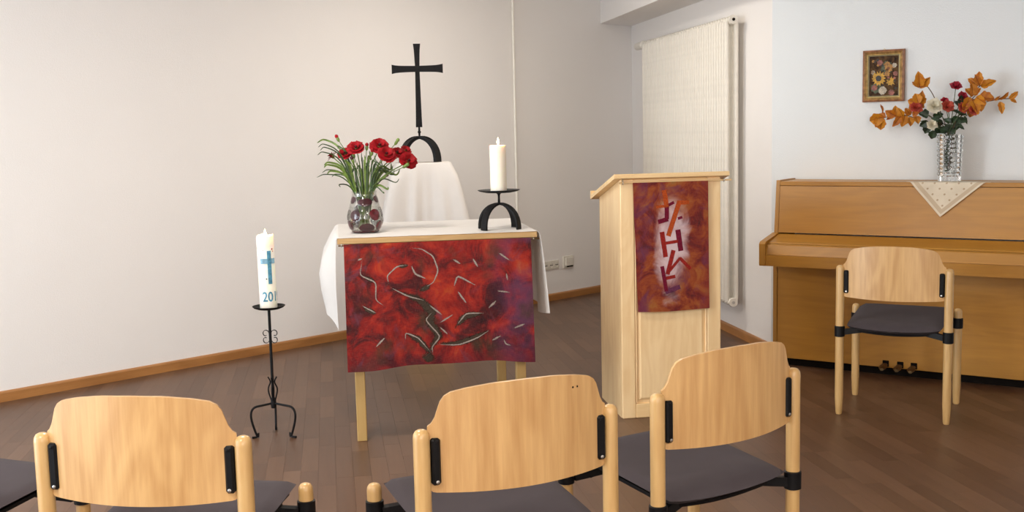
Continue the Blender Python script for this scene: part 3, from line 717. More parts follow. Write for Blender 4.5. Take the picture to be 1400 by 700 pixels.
MB().prism([(.0295, 0.0, .606), (.0295, -.212, .606), (.0295, -.212, .668), (.0295, 0, .668)], (PW-.059, 0, 0)).build('keybed', M['piano_x'], pi)
MB().prism([(.0295, -.02, .669), (.0295, -.205, .669), (.0295, -.188, .722), (.0295, -.175, .7275), (.0295, -.02, .7275)], (PW-.059, 0, 0)).build('fallboard', M['piano_x'], pi)
MB().prism([(.0295, .004, .729), (.0295, -.168, .729), (.0295, -.160, .737), (.0295, .004, .768)], (PW-.059, 0, 0)).build('fallboard_lid', M['piano_x'], pi)
for x, yy in ((PW/2-.078, 0), (PW/2, .006), (PW/2+.072, .0)):
    pd = MB(); sec = []
    for i in range(9):
        k = i/8; wdt = .010 + .011*math.sin(min(1, k*1.25)*PI*.5) if k < .85 else .021*(1-((k-.85)/.15)**2*.5)
        y = .0 - .085*k; z = .062 + .006*math.sin(k*PI) - .012*k*k
        sec.append([(x-wdt, y, z), (x-wdt*.6, y, z+.007), (x+wdt*.6, y, z+.007), (x+wdt, y, z), (x+wdt*.6, y, z-.006), (x-wdt*.6, y, z-.006)])
    pd.grid(sec, closed_v=True); k = len(pd.v); pd.f.append(tuple(range(k-6, k)))
    pd.build('pedal', M['brass'], pi, None, True)
    MB().box((x-.017, -.004, .050), (x+.017, .001, .085), .002).build('pedal_slot', M['dark'], pi)
def pw(x, y, z):
    c, s = math.cos(PA), math.sin(PA); return Vector((PX + c*x - s*y, PY + s*x + c*y, z))
# doily: square cloth laid cornerwise, one corner hanging over the front edge
def doily_mat():
    mt, nt, p = new_mat('cream_dotted_cloth'); v = coords(nt); uv = nt.nodes.new('ShaderNodeAttribute'); uv.attribute_name = 'flat'
    sep = nt.nodes.new('ShaderNodeSeparateXYZ'); nt.links.new(uv.outputs['Vector'], sep.inputs[0]); a, b = sep.outputs[0], sep.outputs[1]
    n = noise(nt, v, 12); base = ramp(nt, n, [(.3, (.66, .58, .45)), (.7, (.74, .66, .53))])
    m_ = math_(nt, 'MAXIMUM', math_(nt, 'ABSOLUTE', a), math_(nt, 'ABSOLUTE', b))
    line = math_(nt, 'MULTIPLY', math_(nt, 'GREATER_THAN', m_, .80), math_(nt, 'LESS_THAN', m_, .93))
    base = mix(nt, math_(nt, 'MULTIPLY', line, .75), base, (.50, .38, .25))
    fa = math_(nt, 'SUBTRACT', math_(nt, 'FRACT', math_(nt, 'MULTIPLY', a, 3.5)), .5); fb = math_(nt, 'SUBTRACT', math_(nt, 'FRACT', math_(nt, 'MULTIPLY', b, 3.5)), .5)
    dd = math_(nt, 'ADD', math_(nt, 'MULTIPLY', fa, fa), math_(nt, 'MULTIPLY', fb, fb))
    dot = math_(nt, 'MULTIPLY', math_(nt, 'LESS_THAN', dd, .016), math_(nt, 'LESS_THAN', m_, .78))
    base = mix(nt, math_(nt, 'MULTIPLY', dot, .8), base, (.40, .28, .16))
    nt.links.new(base, p.inputs['Base Color']); p.inputs['Roughness'].default_value = .9; bump(nt, p, noise(nt, v, 800, 2), .2, .001); return mt
hd = .205                                            # half of the hanging width
xm = 0
q = at_plane(1296, 249, pw(0, .04, 0), perp(dP)); xm = (q - pw(0, .04, 0)).dot(dP)
ql = (at_plane(1245, 249, pw(0, .04, 0), perp(dP)) - pw(0, .04, 0)).dot(dP); qr = (at_plane(1347, 249, pw(0, .04, 0), perp(dP)) - pw(0, .04, 0)).dot(dP); qa = (at_plane(1287, 295, pw(0, .04, 0), perp(dP)) - pw(0, .04, 0)).dot(dP)
zap = at_plane(1287, 295, pw(0, .03, 0), perp(dP)).z
P = []; flat = []
K = 28; drop = PHT - zap; back = .24; 
hw = (qr-ql)/2; xc = (ql+qr)/2
H = hw*(1 + back/drop) if False else hw
for i in range(K+1):
    row = []
    for j in range(K+1):
        # a, b in -1..1 along the two edges of the square; diagonal d = (a+b)/2: + towards the room
        a = -1 + 2*i/K; b = -1 + 2*j/K; dgn = (a + b)/2; sx = (a - b)/2
        # fold line at dgn = f0; the corner beyond it hangs
        fold = .12; S = drop/(1-fold); Wd = hw/(1-fold)
        x = xc + sx*Wd + (qa - xc)*max(0, dgn-fold)/(1-fold)
        if dgn <= fold:
            y = .038 + (fold-dgn)*S*.95; z = PHT - .0048
            y = min(y, .30 + (fold-dgn)*.004)
        else:
            t_ = (dgn-fold)*S; y = .034 - .004*min(1, t_*60) - t_*.08 - .004*math.sin(sx*8); z = PHT - .0048 - t_
            y = min(y, .040 - (t_)*.14 - .006)
        row.append(pw(x, y, z))
        flat.append((a, b, 0))
    P.append(row)
mb = MB(); mb.sheet(P, .0016)
do = mb.build('doily', doily_mat(), None, pw(xc, .15, PHT-.005), True, 80)
at = do.data.attributes.new('flat', 'FLOAT_VECTOR', 'POINT')
fl = flat + [flat[i*(K+1) + (K-j)] for i in range(K+1) for j in range(K+1)]
at.data.foreach_set('vector', [c for f_ in fl for c in f_])
tag(do, 'cream cloth with small dots and a border, one corner hanging over the piano front', 'doily')

# ------------------------------------------------------------------ pedestal, its cloth and the iron cross
PB = at_y(578, 222, 7.0); PZ = PB.z; pb = Vector((PB.x, PB.y, 0)); PR = .17
ped = empty('pedestal', pb, .12); tag(ped, 'square pedestal under the white draped cloth behind the altar table', 'pedestal')
MB().box((-PR+.03, -PR+.03, .06), (PR-.03, PR-.03, PZ-.03), .004).build('column', M['spruce'], ped)
MB().box((-PR, -PR, 0), (PR, PR, .06), .004).build('base', M['spruce'], ped)
MB().box((-PR+.02, -PR+.02, PZ-.03), (PR-.02, PR-.02, PZ-.004), .004).build('top_plate', M['spruce'], ped)
P = []; NA = 96
def sq(a, r, rc=.02):
    # rounded square outline
    c, s = math.cos(a), math.sin(a); k = 1/((abs(c)**14 + abs(s)**14)**(1/14)); return Vector((c*k*r, s*k*r, 0))
for i in range(22):
    row = []
    for j in range(NA):
        a = 2*PI*j/NA
        if i < 6: p = sq(a, (PR+.003)*(i/5)**1.0*.985 + .001); p.z = PZ + .0005
        elif i < 8: p = sq(a, PR + (.003, .006)[i-6]); p.z = PZ - (.002, .010)[i-6]
        else:
            k = (i-7)/14; cor = abs(math.sin(2*a))**6
            fold = .5 + .5*math.sin(a*10 + .8) + .35*math.sin(a*17+2)
            p = sq(a, PR + .007 + .055*k**.8 + .060*k**.7*fold*(1-.3*cor) + .10*(k**.6)*cor); p.z = PZ - .010 - .80*k*(1 + .10*cor)
        p.rotate(Matrix.Rotation(.12, 3, 'Z')); row.append(p + pb)
    P.append(row)
mb = MB()
mb.grid(P, closed_v=True)
tag(mb.build('pedestal_cloth', M['linen'], None, pb + Vector((0,0,PZ)), True, 80), 'white cloth falling in folds over the pedestal that carries the cross', 'cloth')
# cross (flat forged iron, flared ends) on an arched foot
ppm = F/(PB - EYE).dot(fw)
cx = at_y(574.5, 218, 7.0); cb = Vector((pb.x + (cx.x-PB.x), pb.y, PZ + .0015))
crs = empty('iron_cross', cb, .05); tag(crs, 'black forged iron cross with flared ends standing on an arched foot', 'cross')
h_ = lambda y: (217.5-y)/ppm
def bar(prof, vertical):
    # prof: (position, half width)
    pts = [(p, hw) for p, hw in prof]; a = [(p, -hw) for p, hw in pts] + [(p, hw) for p, hw in reversed(pts)]
    q = [((w_, -.006, p) if vertical else (p, -.006, w_)) for p, w_ in a]
    return MB().prism(q, (0, .012, 0))
zc = h_(91.5)
n = 14; zb_, zt_ = h_(170), h_(58)
prof = []
for i in range(n+1):
    z = zb_ + (zt_-zb_)*i/n; q = (z-zc)/((zt_-zc) if z > zc else (zb_-zc)); prof.append((z, (5.0 + 2.2*q + (1.6 if z > zc else .6)*q**5)/2*1.0/ppm + .0022))
bar(prof, True).build('upright_bar', M['iron'], crs)
prof = []
for i in range(n+1):
    x = -34.5/ppm + 69/ppm*i/n; q = abs(x)/(34.5/ppm); prof.append((x, (4.0 + .6*q + 1.6*q**6)/ppm))
mb = bar(prof, False)
for v in mb.v: v.z += zc; v.y *= .9
mb.build('cross_bar', M['iron'], crs)
MB().lathe([(.006, h_(182)), (.007, h_(178)), (.012, h_(176.5)), (.007, h_(175)), (.006, h_(170))], 10).build('stem', M['iron'], crs, None, True)
def arch(root, w2, d2, hgt, wid, th, ang):
    """half-round band from one foot over the top to the opposite foot"""
    r = math.hypot(w2, d2); pts = []
    for i in range(25):
        a = PI*i/24; k = math.sin(a)
        pts.append(Vector((math.cos(a)*r, 0, hgt*k**.85)))
    mb = MB().band(pts, (0, 1, 0), wid, th); R_ = Matrix.Rotation(ang, 4, 'Z'); mb.v = [R_ @ v for v in mb.v]
    return mb.build('arch', M['iron'], root, None, True)
ah = h_(182)
for ang in (.40, -.40): arch(crs, .120, .0, ah - .008, .085, .018, ang)
# candle holder with the same arched foot
feet = [at_z(px, py, TH) for px, py in ((659.3, 317), (716, 315.3), (650.3, 312.8), (706.8, 310))]
hc = sum(feet, Vector())/4; hc.z = TH + .003
ppm2 = F/(hc - EYE).dot(fw)
hold = empty('candle_holder', hc, TT); tag(hold, 'black iron candle holder with arched foot on the altar table', 'candle holder')
ah2 = .118; rr3 = .098
dz = ((314) - 263.5)/ppm2
for ang in (.66, -.66): arch(hold, rr3 + .004, 0, ah2, .036, .008, ang)
MB().lathe([(.013, ah2), (.006, ah2+.006), (.005, ah2+.03), (.006, dz-.012), (.012, dz-.006), (.014, dz-.004)], 12).build('stem', M['iron'], hold, None, True)
MB().lathe([(.002, dz-.004), (.06, dz-.003), (.088, dz+.003), (.098, dz+.008), (.0985, dz+.010), (.088, dz+.006), (.06, dz+.0005), (.002, dz)], 36).build('drip_dish', M['iron'], hold, None, True, 50)
# ------------------------------------------------------------------ candles
def wax(name, col, top_soft):
    mt, nt, p = new_mat(name); n = noise(nt, coords(nt), 25); nt.links.new(ramp(nt, n, [(.3, tuple(c*.96 for c in col)), (.7, col)]), p.inputs['Base Color'])
    p.inputs['Subsurface Weight'].default_value = .55; p.inputs['Subsurface Radius'].default_value = (.035, .02, .01); p.inputs['Subsurface Scale'].default_value = .6
    p.inputs['Roughness'].default_value = .4; return mt
M['wax'] = wax('candle_wax', (.90, .86, .74), 0)
def flame_mat():
    mt = bpy.data.materials.new('flame'); mt.use_nodes = True; nt = mt.node_tree; nt.nodes.remove(nt.nodes['Principled BSDF'])
    e = nt.nodes.new('ShaderNodeEmission'); s = nt.nodes.new('ShaderNodeSeparateXYZ'); nt.links.new(coords(nt, 'Generated'), s.inputs[0])
    nt.links.new(ramp(nt, s.outputs[2], [(0, (1, .45, .15)), (.35, (1, .82, .5)), (1, (1, .70, .35))]), e.inputs[0]); e.inputs[1].default_value = 16
    nt.links.new(e.outputs[0], nt.nodes['Material Output'].inputs[0]); return mt
M['flame'] = flame_mat(); M['wick'] = plain('wick', (.02, .015, .012), .9)
def candle(base, r, h, label, fl, dish):
    e = empty('candle', base); tag(e, label, 'candle')
    rim = .97 if dish < .02 else .93
    prof = [(.001, 0), (r*.96, 0), (r, .003)] + [(r, .003 + (h-.009)*i/8) for i in range(1, 9)] + [(r*rim, h-.001), (r*(rim-.06), h), (r*(rim-.16), h-dish*.3), (r*(rim-.25), h-dish*.85), (r*.3, h-dish), (.001, h-dish)]
    mb = MB().lathe(prof, 40)
    if dish > .02:
        for v in mb.v:
            if v.z > h-.012 and math.hypot(v.x, v.y) > r*.6: a_ = math.atan2(v.y, v.x); v.z += .0035*math.sin(3*a_+1) + .002*math.sin(7*a_)
    w_ = mb.build('wax_body', M['wax'], e, None, True, 45)
    wk = MB().tube([(0, 0, h-dish-.002), (.001, 0, h-dish+.008), (.003, 0, h-dish+.014)], .0012, 6).build('wick', M['wick'], e)
    k = fl; f = MB().lathe([(.0008, 0), (.004*k, .004*k), (.0062*k, .011*k), (.0055*k, .018*k), (.003*k, .027*k), (.0004, .036*k)], 14, (.002, 0, h-dish+.008)).build('flame', M['flame'], e, None, True)
    l = bpy.data.lights.new('candle_light', 'POINT'); l.energy = 3.0*k; l.color = (1, .62, .30); l.shadow_soft_size = .008
    lo_ = bpy.data.objects.new('candle_light', l); C.objects.link(lo_); lo_.parent = e; lo_.location = (.002, 0, h-dish+.008+.014*k)
    return e, w_
candle(Vector((hc.x, hc.y, hc.z + dz + .0006)), 11.2/ppm2, 63/ppm2, 'plain ivory pillar candle burning on the altar table', .95, .006)
# floor candlestick
fb = sum([at_z(px, py, 0) for px, py in ((345, 600), (405, 599), (378, 586))], Vector())/3
ppm3 = F/(fb - EYE).dot(fw)
stn = empty('floor_candlestick', fb); tag(stn, 'slim black wrought iron floor candlestick on three curved legs', 'candlestick')
base_y = proj(fb)[1]
H3 = CAMH - 0  # height helper: z for image row at this distance
def z_at(py): return at_y(373, py, fb.y).z
dish = z_at(421)
prof3 = [(0, z_at(551)), (.05, z_at(552)), (.092, z_at(553)), (.110, z_at(557)), (.116, z_at(565)), (.108, z_at(577)), (.088, z_at(594)), (.084, .022), (.092, .006), (.115, .005)]
for px, py in ((345, 600), (405, 599), (378, 586)):
    d = at_z(px, py, 0) - fb; d.z = 0; k = d.length/.115 if False else 1; d.normalize()
    sc_ = (at_z(px, py, 0) - fb).length/.115
    pts = spline([d*(r*sc_) + Vector((0, 0, max(z, .005))) for r, z in prof3], 4)
    MB().tube(pts, .0052, 8).build('leg', M['iron'], stn, None, True)
tw_ = []
MB().tube([(0, 0, z_at(556)), (0, 0, dish-.003)], .0068, 8).build('pole', M['iron'], stn, None, True)
MB().lathe([(.011, z_at(556)-.006), (.014, z_at(552)), (.011, z_at(546)), (.007, z_at(543))], 10).build('collar', M['iron'], stn, None, True)
MB().lathe([(.002, dish-.006), (.05, dish-.004), (.068, dish+.003), (.0745, dish+.009), (.075, dish+.011), (.066, dish+.005), (.048, dish-.0005), (.002, dish-.001)], 32).build('drip_dish', M['iron'], stn, None, True, 50)
for s_ in (-1, 1):
    zc_ = z_at(460)
    # paired C-scrolls
    for up in (-1, 1):
        pts = []
        for i in range(17):
            a = i/16*1.65*PI; r = .017*(1 - .55*i/16)
            pts.append(Vector((s_*(.021 + .0*up) + s_*(-math.cos(a))*r*1.0, 0, zc_ + up*(.016 + math.sin(a)*r*1.15 - .002))))
        MB().band(pts, (0, 1, 0), .006, .0028).build('scroll', M['iron'], stn, None, True)
    pts = spline([(s_*.007, 0, z_at(549)), (s_*.019, 0, z_at(537)), (s_*.020, 0, z_at(530)), (s_*.010, 0, z_at(522)), (s_*.020, 0, z_at(515))], 5)
    MB().tube(pts, .0036, 6).build('lyre_ornament', M['iron'], stn, None, True)
    pts = spline([(0, s_*.007, z_at(549)), (0, s_*.019, z_at(537)), (0, s_*.020, z_at(530)), (0, s_*.010, z_at(522)), (0, s_*.020, z_at(515))], 5)
    MB().tube(pts, .0036, 6).build('lyre_ornament', M['iron'], stn, None, True)
# paschal candle with blue cross and year
rc = 11.6/ppm3; hcndl = z_at(321) - dish
pc, pwx = candle(Vector((fb.x, fb.y, dish + .0005)), rc, hcndl, 'tall white Easter candle with a blue cross and year, burning on the floor candlestick', 1.7, .042)
pc.rotation_euler = (0, -.008, 0)
M['blue'] = plain('blue_wax', (.075, .27, .40), .45, 0, .2, 60); M['blue_pale'] = plain('pale_blue_wax', (.22, .42, .55), .45, 0, .15, 60); M['redwax'] = plain('red_wax', (.45, .05, .04), .4)
a_cam = math.atan2(-fb.y, -fb.x)                      # side of the candle that faces the camera
def wrap(x, z, off=.0012):
    """x metres along the surface, to the right as seen from the camera"""
    a = a_cam + x/(rc+off); return Vector(((rc+off)*math.cos(a), (rc+off)*math.sin(a), z))
def wrap_poly(mb, x0, x1, z0, z1, n=8):
    mb.sheet([[wrap(x0+(x1-x0)*i/n, z0+(z1-z0)*j/2) for j in range(3)] for i in range(n+1)], .0016)
zz = lambda py: z_at(py) - dish
sx = lambda px: rc*math.asin(max(-.97, min(.97, (px - 369.5)/11.8)))
mb = MB(); wrap_poly(mb, sx(371.0), sx(376.0), zz(387), zz(342)); mb.build('wax_cross_upright', M['blue'], pwx, None, True, 50)
for x0, x1 in ((sx(362), sx(370.9)), (sx(376.2), sx(380.2))):
    mb = MB(); wrap_poly(mb, x0, x1, zz(359.5), zz(352.5)); mb.build('wax_cross_arm', M['blue_pale'], pwx, None, True, 50)
cu = bpy.data.curves.new('year', 'FONT'); cu.body = '2019'; cu.size = 1.0; cu.resolution_u = 3; cu.offset = .018
to = bpy.data.objects.new('year', cu); C.objects.link(to); dg = bpy.context.evaluated_depsgraph_get()
me = bpy.data.meshes.new_from_object(to.evaluated_get(dg)); bpy.data.objects.remove(to)
import bmesh
bm = bmesh.new(); bm.from_mesh(me); bmesh.ops.subdivide_edges(bm, edges=[e_ for e_ in bm.edges if e_.calc_length() > .12], cuts=2); bm.to_mesh(me); bm.free()
sT = (zz(397.5)-zz(410.5))/.70; x00 = sx(362.2)
for v in me.vertices: v.co = wrap(x00 + v.co.x*sT*.80, zz(410.5) + v.co.y*sT, .0010)
me.materials.clear(); me.materials.append(M['blue']); yo = bpy.data.objects.new('year_digits', me); C.objects.link(yo); yo.parent = pwx; yo['label'] = 'blue wax numerals'
for px, py, sz in ((358.5, 338, .002), (362.5, 345, .0018), (364, 350, .0016), (360, 347, .0016), (377.8, 340, .0042), (378.6, 343, .003), (366, 341, .0015), (361, 352, .0013)):
    q = MB().lathe([(sz, 0), (sz*.8, sz*.35), (sz*.3, sz*.5)], 8).build('wax_drop', M['redwax'], pwx, None, True)
    p_ = wrap(sx(px), zz(py), .0); q.location = p_; q.rotation_euler = Vector((p_.x, p_.y, 0)).to_track_quat('Z', 'Y').to_euler()
q = MB().lathe([(.0032, 0), (.0025, .0015), (.001, .002)], 8).build('wax_nail', M['wick'], pwx, None, True)
p_ = wrap(sx(368.6), zz(380), 0); q.location = p_; q.rotation_euler = Vector((p_.x, p_.y, 0)).to_track_quat('Z', 'Y').to_euler()

# ------------------------------------------------------------------ dotted vase with red flowers
V0 = at_z(500, 318.5, TH); V0.z = TH + .0025; pv = F/(V0 - EYE).dot(fw)
vprof = [(.050, 0), (.058, .004), (.072, .022), (.0805, .052), (.080, .075), (.074, .105), (.064, .140), (.057, .165), (.0555, .178), (.0585, .188)]
k = .97*(50/pv/2)/.0805; vprof = [(r*k, z*k*1.0) for r, z in vprof]
def vr(z):
    for (r0, z0), (r1, z1) in zip(vprof, vprof[1:]):
        if z <= z1: return r0 + (r1-r0)*(z-z0)/(z1-z0)
    return vprof[-1][0]
vs = empty('dotted_vase', V0); tag(vs, 'clear glass vase with dark red dots on the altar table', 'vase')
M['vglass'] = thin_glass('clear_vase_glass', (.985, .985, .975), .10, .02, .35); M['water'] = thin_glass('vase_water', (.97, .975, .95), .03, .02, .15)
inner = [(r-.004, z+.006 if i == 0 else z) for i, (r, z) in enumerate(vprof)][::-1]
MB().lathe([(.001, 0)] + vprof + inner + [(.001, .008)], 48).build('glass_body', M['vglass'], vs, None, True, 60)
mb = MB().lathe([(.001, .0095), (vr(.02)-.006, .0095), (vr(.05)-.006, .05), (vr(.09)-.006, .09), (vr(.12)-.006, .118), (.001, .118)], 32); mb.build('water', M['water'], vs, None, True)
M['dot'] = plain('dark_red_glass', (.040, .004, .008), .12, 0, .2, 60, coat=.5); M['dot2'] = plain('red_glass', (.10, .007, .012), .12, 0, .2, 60, coat=.5)
av = math.atan2(-V0.y, -V0.x)
for ang, z, ra, rz, mt in ((.10, .026, .036, .020, 'dot'), (-.62, .082, .026, .024, 'dot'), (.62, .084, .028, .026, 'dot2'), (0.02, .140, .035, .018, 'dot'), (1.0, .034, .024, .022, 'dot2'), (-1.15, .036, .026, .024, 'dot'), (-1.05, .150, .022, .016, 'dot'), (1.1, .152, .022, .016, 'dot'), (2.4, .05, .034, .026, 'dot'), (3.4, .10, .034, .026, 'dot2'), (-1.9, .08, .03, .024, 'dot'), (1.9, .09, .03, .024, 'dot'), (2.9, .15, .03, .018, 'dot'), (1.55, .05, .022, .02, 'dot'), (-2.6, .04, .03, .024, 'dot2')):
    P = []
    for i in range(6):
        row = []
        for j in range(20):
            a = 2*PI*j/20; q = (i+.02)/5; zl = (z + rz*q*math.sin(a))*k; zl = max(.006, min(.186*k, zl)); r = vr(zl) + .0014*(1-q**4) + .0003
            an = av + ang + ra*q*math.cos(a)*k/max(.03, r); row.append((r*math.cos(an), r*math.sin(an), zl))
        P.append(row)
    MB().grid(P, closed_v=True).build('glass_dot', M[mt], vs, None, True)
mb = MB().lathe([(.001, .0012), (.052*k, .0012), (.064*k, .008), (.062*k, .010), (.001, .0090)], 32); mb.build('red_base', M['dot2'], vs, None, True)
def red_petal():
    mt, nt, p = new_mat('red_petal'); n = noise(nt, coords(nt), 60); nt.links.new(ramp(nt, n, [(.25, (.17, .003, .006)), (.75, (.36, .006, .012))]), p.inputs['Base Color']); p.inputs['Roughness'].default_value = .6; p.inputs['Specular IOR Level'].default_value = .2; return mt
M['petal'] = red_petal(); M['petal_d'] = plain('dark_red_petal', (.045, .002, .004), .6, 0, .2, 60); M['stem'] = plain('green_stem', (.12, .19, .025), .5, 0, .2, 50); M['blade'] = plain('grass_green', (.035, .075, .012), .5, 0, .35, 40); M['calyx'] = plain('pale_green', (.15, .23, .045), .5, 0, .2, 50)
def bloom_mesh(r, layers=((1.0, 10, .10), (.78, 9, .32), (.5, 7, .62)), cup=.5, notch=True, seed=0):
    rg = random.Random(seed); mb = MB()
    for kk, n, lift in layers:
        for i in range(n):
            a = 2*PI*(i + rg.random()*.35)/n + kk*3; L = r*kk*(.9 + .2*rg.random()); wd = L*.62*2*PI/n/1.15 * (1.25 if kk > .6 else 1.1); P = []
            lf = lift + (rg.random()-.5)*.12
            for s in range(5):
                t = s/4; row = []
                for q in (-1, -.5, 0, .5, 1):
                    ww = wd*(.18 + .82*math.sin(min(1, t*1.15)*PI*.5))*q; rad = L*t*(1 - .05*q*q) - (L*.09*(abs(q*2) % 1 > .3) if (notch and s == 4) else 0)
                    h = r*(lf*t*1.0 + cup*.25*t*t - .18*t**3 + .05*q*q*t) + r*.03*rg.random()
                    row.append(Vector((math.cos(a)*rad - math.sin(a)*ww, math.sin(a)*rad + math.cos(a)*ww, h)))
                P.append(row)
            mb.grid(P)
    return mb
def orient(mb, c, nrm):
    q = Vector(nrm).normalized().to_track_quat('Z', 'Y'); mb.v = [q @ v + c for v in mb.v]; return mb
def vase_stem(head, mouth, foot, bend=.35):
    d = (head - mouth); m1 = mouth + Vector((d.x*bend, d.y*bend, d.z*.55)); return spline([foot, mouth, m1, head], 6)
mouthz = V0.z + vprof[-2][1]
heads = [(265, 100, 44, 'large red flower left of centre at the top of the dotted vase'), (195, 136, 40, 'second red flower from the left in the dotted vase'), (110, 155, 31, 'leftmost red flower, seen from the side, in the dotted vase'), (415, 88, 50, 'largest red flower at the top of the bouquet below the cross'), (458, 142, 46, 'red flower with dark centre low in the middle of the bouquet'), (528, 132, 36, 'half hidden red flower between the middle and rightmost blooms'), (600, 185, 46, 'lowest right red flower in front of the pedestal cloth'), (583, 118, 30, 'small red flower at the right in front of the iron arch')]
rg = random.Random(11)
for i, (X, Y, R_, lab) in enumerate(heads):
    px, py = 430 + X/4.667, 180 + Y/4.667; dy = (-.035, .01, .03, -.02, -.06, .035, -.02, .05)[i]
    hp = at_y(px, py, V0.y + dy); a = rg.random()*6.28
    out = (hp - Vector((V0.x, V0.y, mouthz))).normalized(); nrm = out*.7 + Vector((0, -.85, .25)) if i != 2 else out + Vector((-.3, -.25, .2))
    r = R_/4.667/pv*1.28; mo = Vector((V0.x, V0.y, mouthz)) + Vector((out.x, out.y, 0))*.036; ft = Vector((V0.x - out.x*.04, V0.y - out.y*.03, V0.z + .016))
    e = empty('red_flower', mo); tag(e, lab, 'flower', 'red flowers in the dotted vase')
    stem_end = hp - nrm.normalized()*r*.35
    MB().tube(vase_stem(stem_end, mo, ft), .0026, 6).build('stem', M['stem'], e, mo, True)
    orient(bloom_mesh(r, seed=i), hp - nrm.normalized()*r*.15, nrm).build('bloom', M['petal'], e, mo, True, 50)
    orient(MB().lathe([(.001, -r*.05), (r*.16, 0), (r*.14, r*.20), (r*.05, r*.30)], 10), hp, nrm).build('flower_center', M['petal_d'], e, mo, True)
    orient(MB().lathe([(.002, -r*.55), (r*.22, -r*.40), (r*.28, -r*.15), (r*.2, 0)], 10), hp, nrm).build('calyx', M['calyx'], e, mo, True)
buds = [(150, 50, 'r', 'leftmost red bud standing highest over the dotted vase'), (333, 105, 'r', 'small red bud between the two top blooms'), (365, 140, 'r', 'red bud below the largest top bloom'), (250, 155, 'd', 'dark red bud under the large left bloom'), (245, 188, 'd', 'lower dark red bud under the left blooms'), (445, 290, 'd', 'dark bud low on the right above the vase rim'), (520, 72, 'g', 'closed green bud standing up at the right of the bouquet'), (575, 222, 'g', 'green bud beneath the lowest right flower')]
for i, (X, Y, c_, lab) in enumerate(buds):
    hp = at_y(430 + X/4.667, 180 + Y/4.667, V0.y + rg.uniform(-.05, .05)); out = (hp - Vector((V0.x, V0.y, mouthz))).normalized()
    mo = Vector((V0.x, V0.y, mouthz)) + Vector((out.x, out.y, 0))*.03; ft = Vector((V0.x - out.x*.03, V0.y - out.y*.03, V0.z + .018))
    e = empty('flower_bud', mo); tag(e, lab, 'flower bud', 'buds in the dotted vase')
    MB().tube(vase_stem(hp, mo, ft), .0019, 6).build('stem', M['stem'], e, mo, True)
    orient(MB().lathe([(.002, -.012), (.0065, -.006), (.0075, .004), (.006, .010), (.003, .015)], 10), hp, out).build('calyx', M['calyx'], e, mo, True)
    orient(MB().lathe([(.005, .006), (.0085, .014), (.008, .020), (.003, .025)], 10), hp, out).build('bud_tip', M['petal'] if c_ == 'r' else M['petal_d'] if c_ == 'd' else M['calyx'], e, mo, True)
gr = empty('grass_foliage', Vector((V0.x, V0.y, mouthz - .01))); tag(gr, 'bunch of long thin green grass blades arching from the dotted vase', 'foliage')
go = gr.location.copy()
tips = [(15, 72), (22, 100), (18, 150), (60, 230), (48, 262), (14, 292), (60, 215), (165, 355), (35, 120), (470, 352), (440, 382), (540, 300), (80, 270), (110, 290), (300, 130), (350, 120), (230, 140), (420, 170), (490, 200), (180, 165), (275, 190), (320, 150), (395, 180), (510, 240), (545, 240), (150, 110), (470, 230), (210, 200), (250, 215), (340, 170), (445, 210), (380, 150), (500, 215), (290, 215), (405, 215), (330, 200)]
for i, (X, Y) in enumerate(tips):
    tp = at_y(430 + X/4.667, 180 + Y/4.667, V0.y + rg.uniform(-.09, .06)); a0 = Vector((V0.x, V0.y, mouthz)); d = tp - a0
    mo = a0 + Vector((max(-.035, min(.035, d.x*.5)), max(-.035, min(.035, d.y*.5)), -.005)); ft = a0 + Vector((-mo.x*0 + rg.uniform(-.02, .02), rg.uniform(-.02, .02), -.12))
    m1 = mo + Vector((d.x*.30, d.y*.3, max(.035, d.z*.75 + .02))); m2 = mo + Vector((d.x*.66, d.y*.66, max(.04, d.z*1.0 + .018) if X < 250 else d.z*.8))
    pts = spline([ft, mo, m1, m2, tp], 5); n = len(pts)
    wdt = [(.0062 if i % 3 else .0105)*(.35 + .65*math.sin(PI*min(1, (q+3)/(n+3)))) if q < n-1 else .0008 for q in range(n)]
    P = []
    for q, p in enumerate(pts):
        t_ = (pts[min(q+1, n-1)] - pts[max(q-1, 0)]).normalized(); sd = t_.cross(Vector((rg.uniform(-.15, .15), 1, .25))).normalized(); P.append([p - sd*wdt[q]/2, p + Vector((0, .0012, 0)), p + sd*wdt[q]/2])
    MB().grid(P).build('grass_blade', M['blade'] if i % 3 else M['stem'], gr, go, True)

# ------------------------------------------------------------------ framed picture on the right wall
def on_right(px, py, off=0.0): return at_plane(px, py, C1 + nP*off, nP)
fa, fb_ = on_right(1180.5, 140), on_right(1237, 139.5); fw_ = (fb_ - fa).length; fh = on_right(1181, 70).z - fa.z
pic = empty('framed_picture', fa, PA); tag(pic, 'small gold framed still life of sunflowers hanging above the piano', 'picture')
M['gold'] = plain('gilt_frame', (.47, .27, .10), .4, .3, .25, 40); M['gold_l'] = plain('gilt_edge', (.72, .55, .22), .35, .3, .15, 40); M['gold_d'] = plain('frame_brown', (.30, .13, .06), .4, 0, .2, 40); M['liner'] = plain('picture_liner', (.30, .25, .13), .5, 0, .1)
def frame(x0, x1, z0, z1, wd, y0, y1, mat, nm):
    mb = MB()
    o_ = [(x0, z0), (x1, z0), (x1, z1), (x0, z1)]; i_ = [(x0+wd, z0+wd), (x1-wd, z0+wd), (x1-wd, z1-wd), (x0+wd, z1-wd)]
    mb.add([(x, y0, z) for x, z in o_] + [(x, y1, z) for x, z in i_] + [(x, 0, z) for x, z in o_] + [(x, 0, z) for x, z in i_],
      [(j, (j+1)%4, 4+(j+1)%4, 4+j) for j in range(4)] + [(8+j, 8+(j+1)%4, (j+1)%4, j) for j in range(4)] + [(4+j, 4+(j+1)%4, 12+(j+1)%4, 12+j) for j in range(4)]); return mb.build(nm, mat, pic)
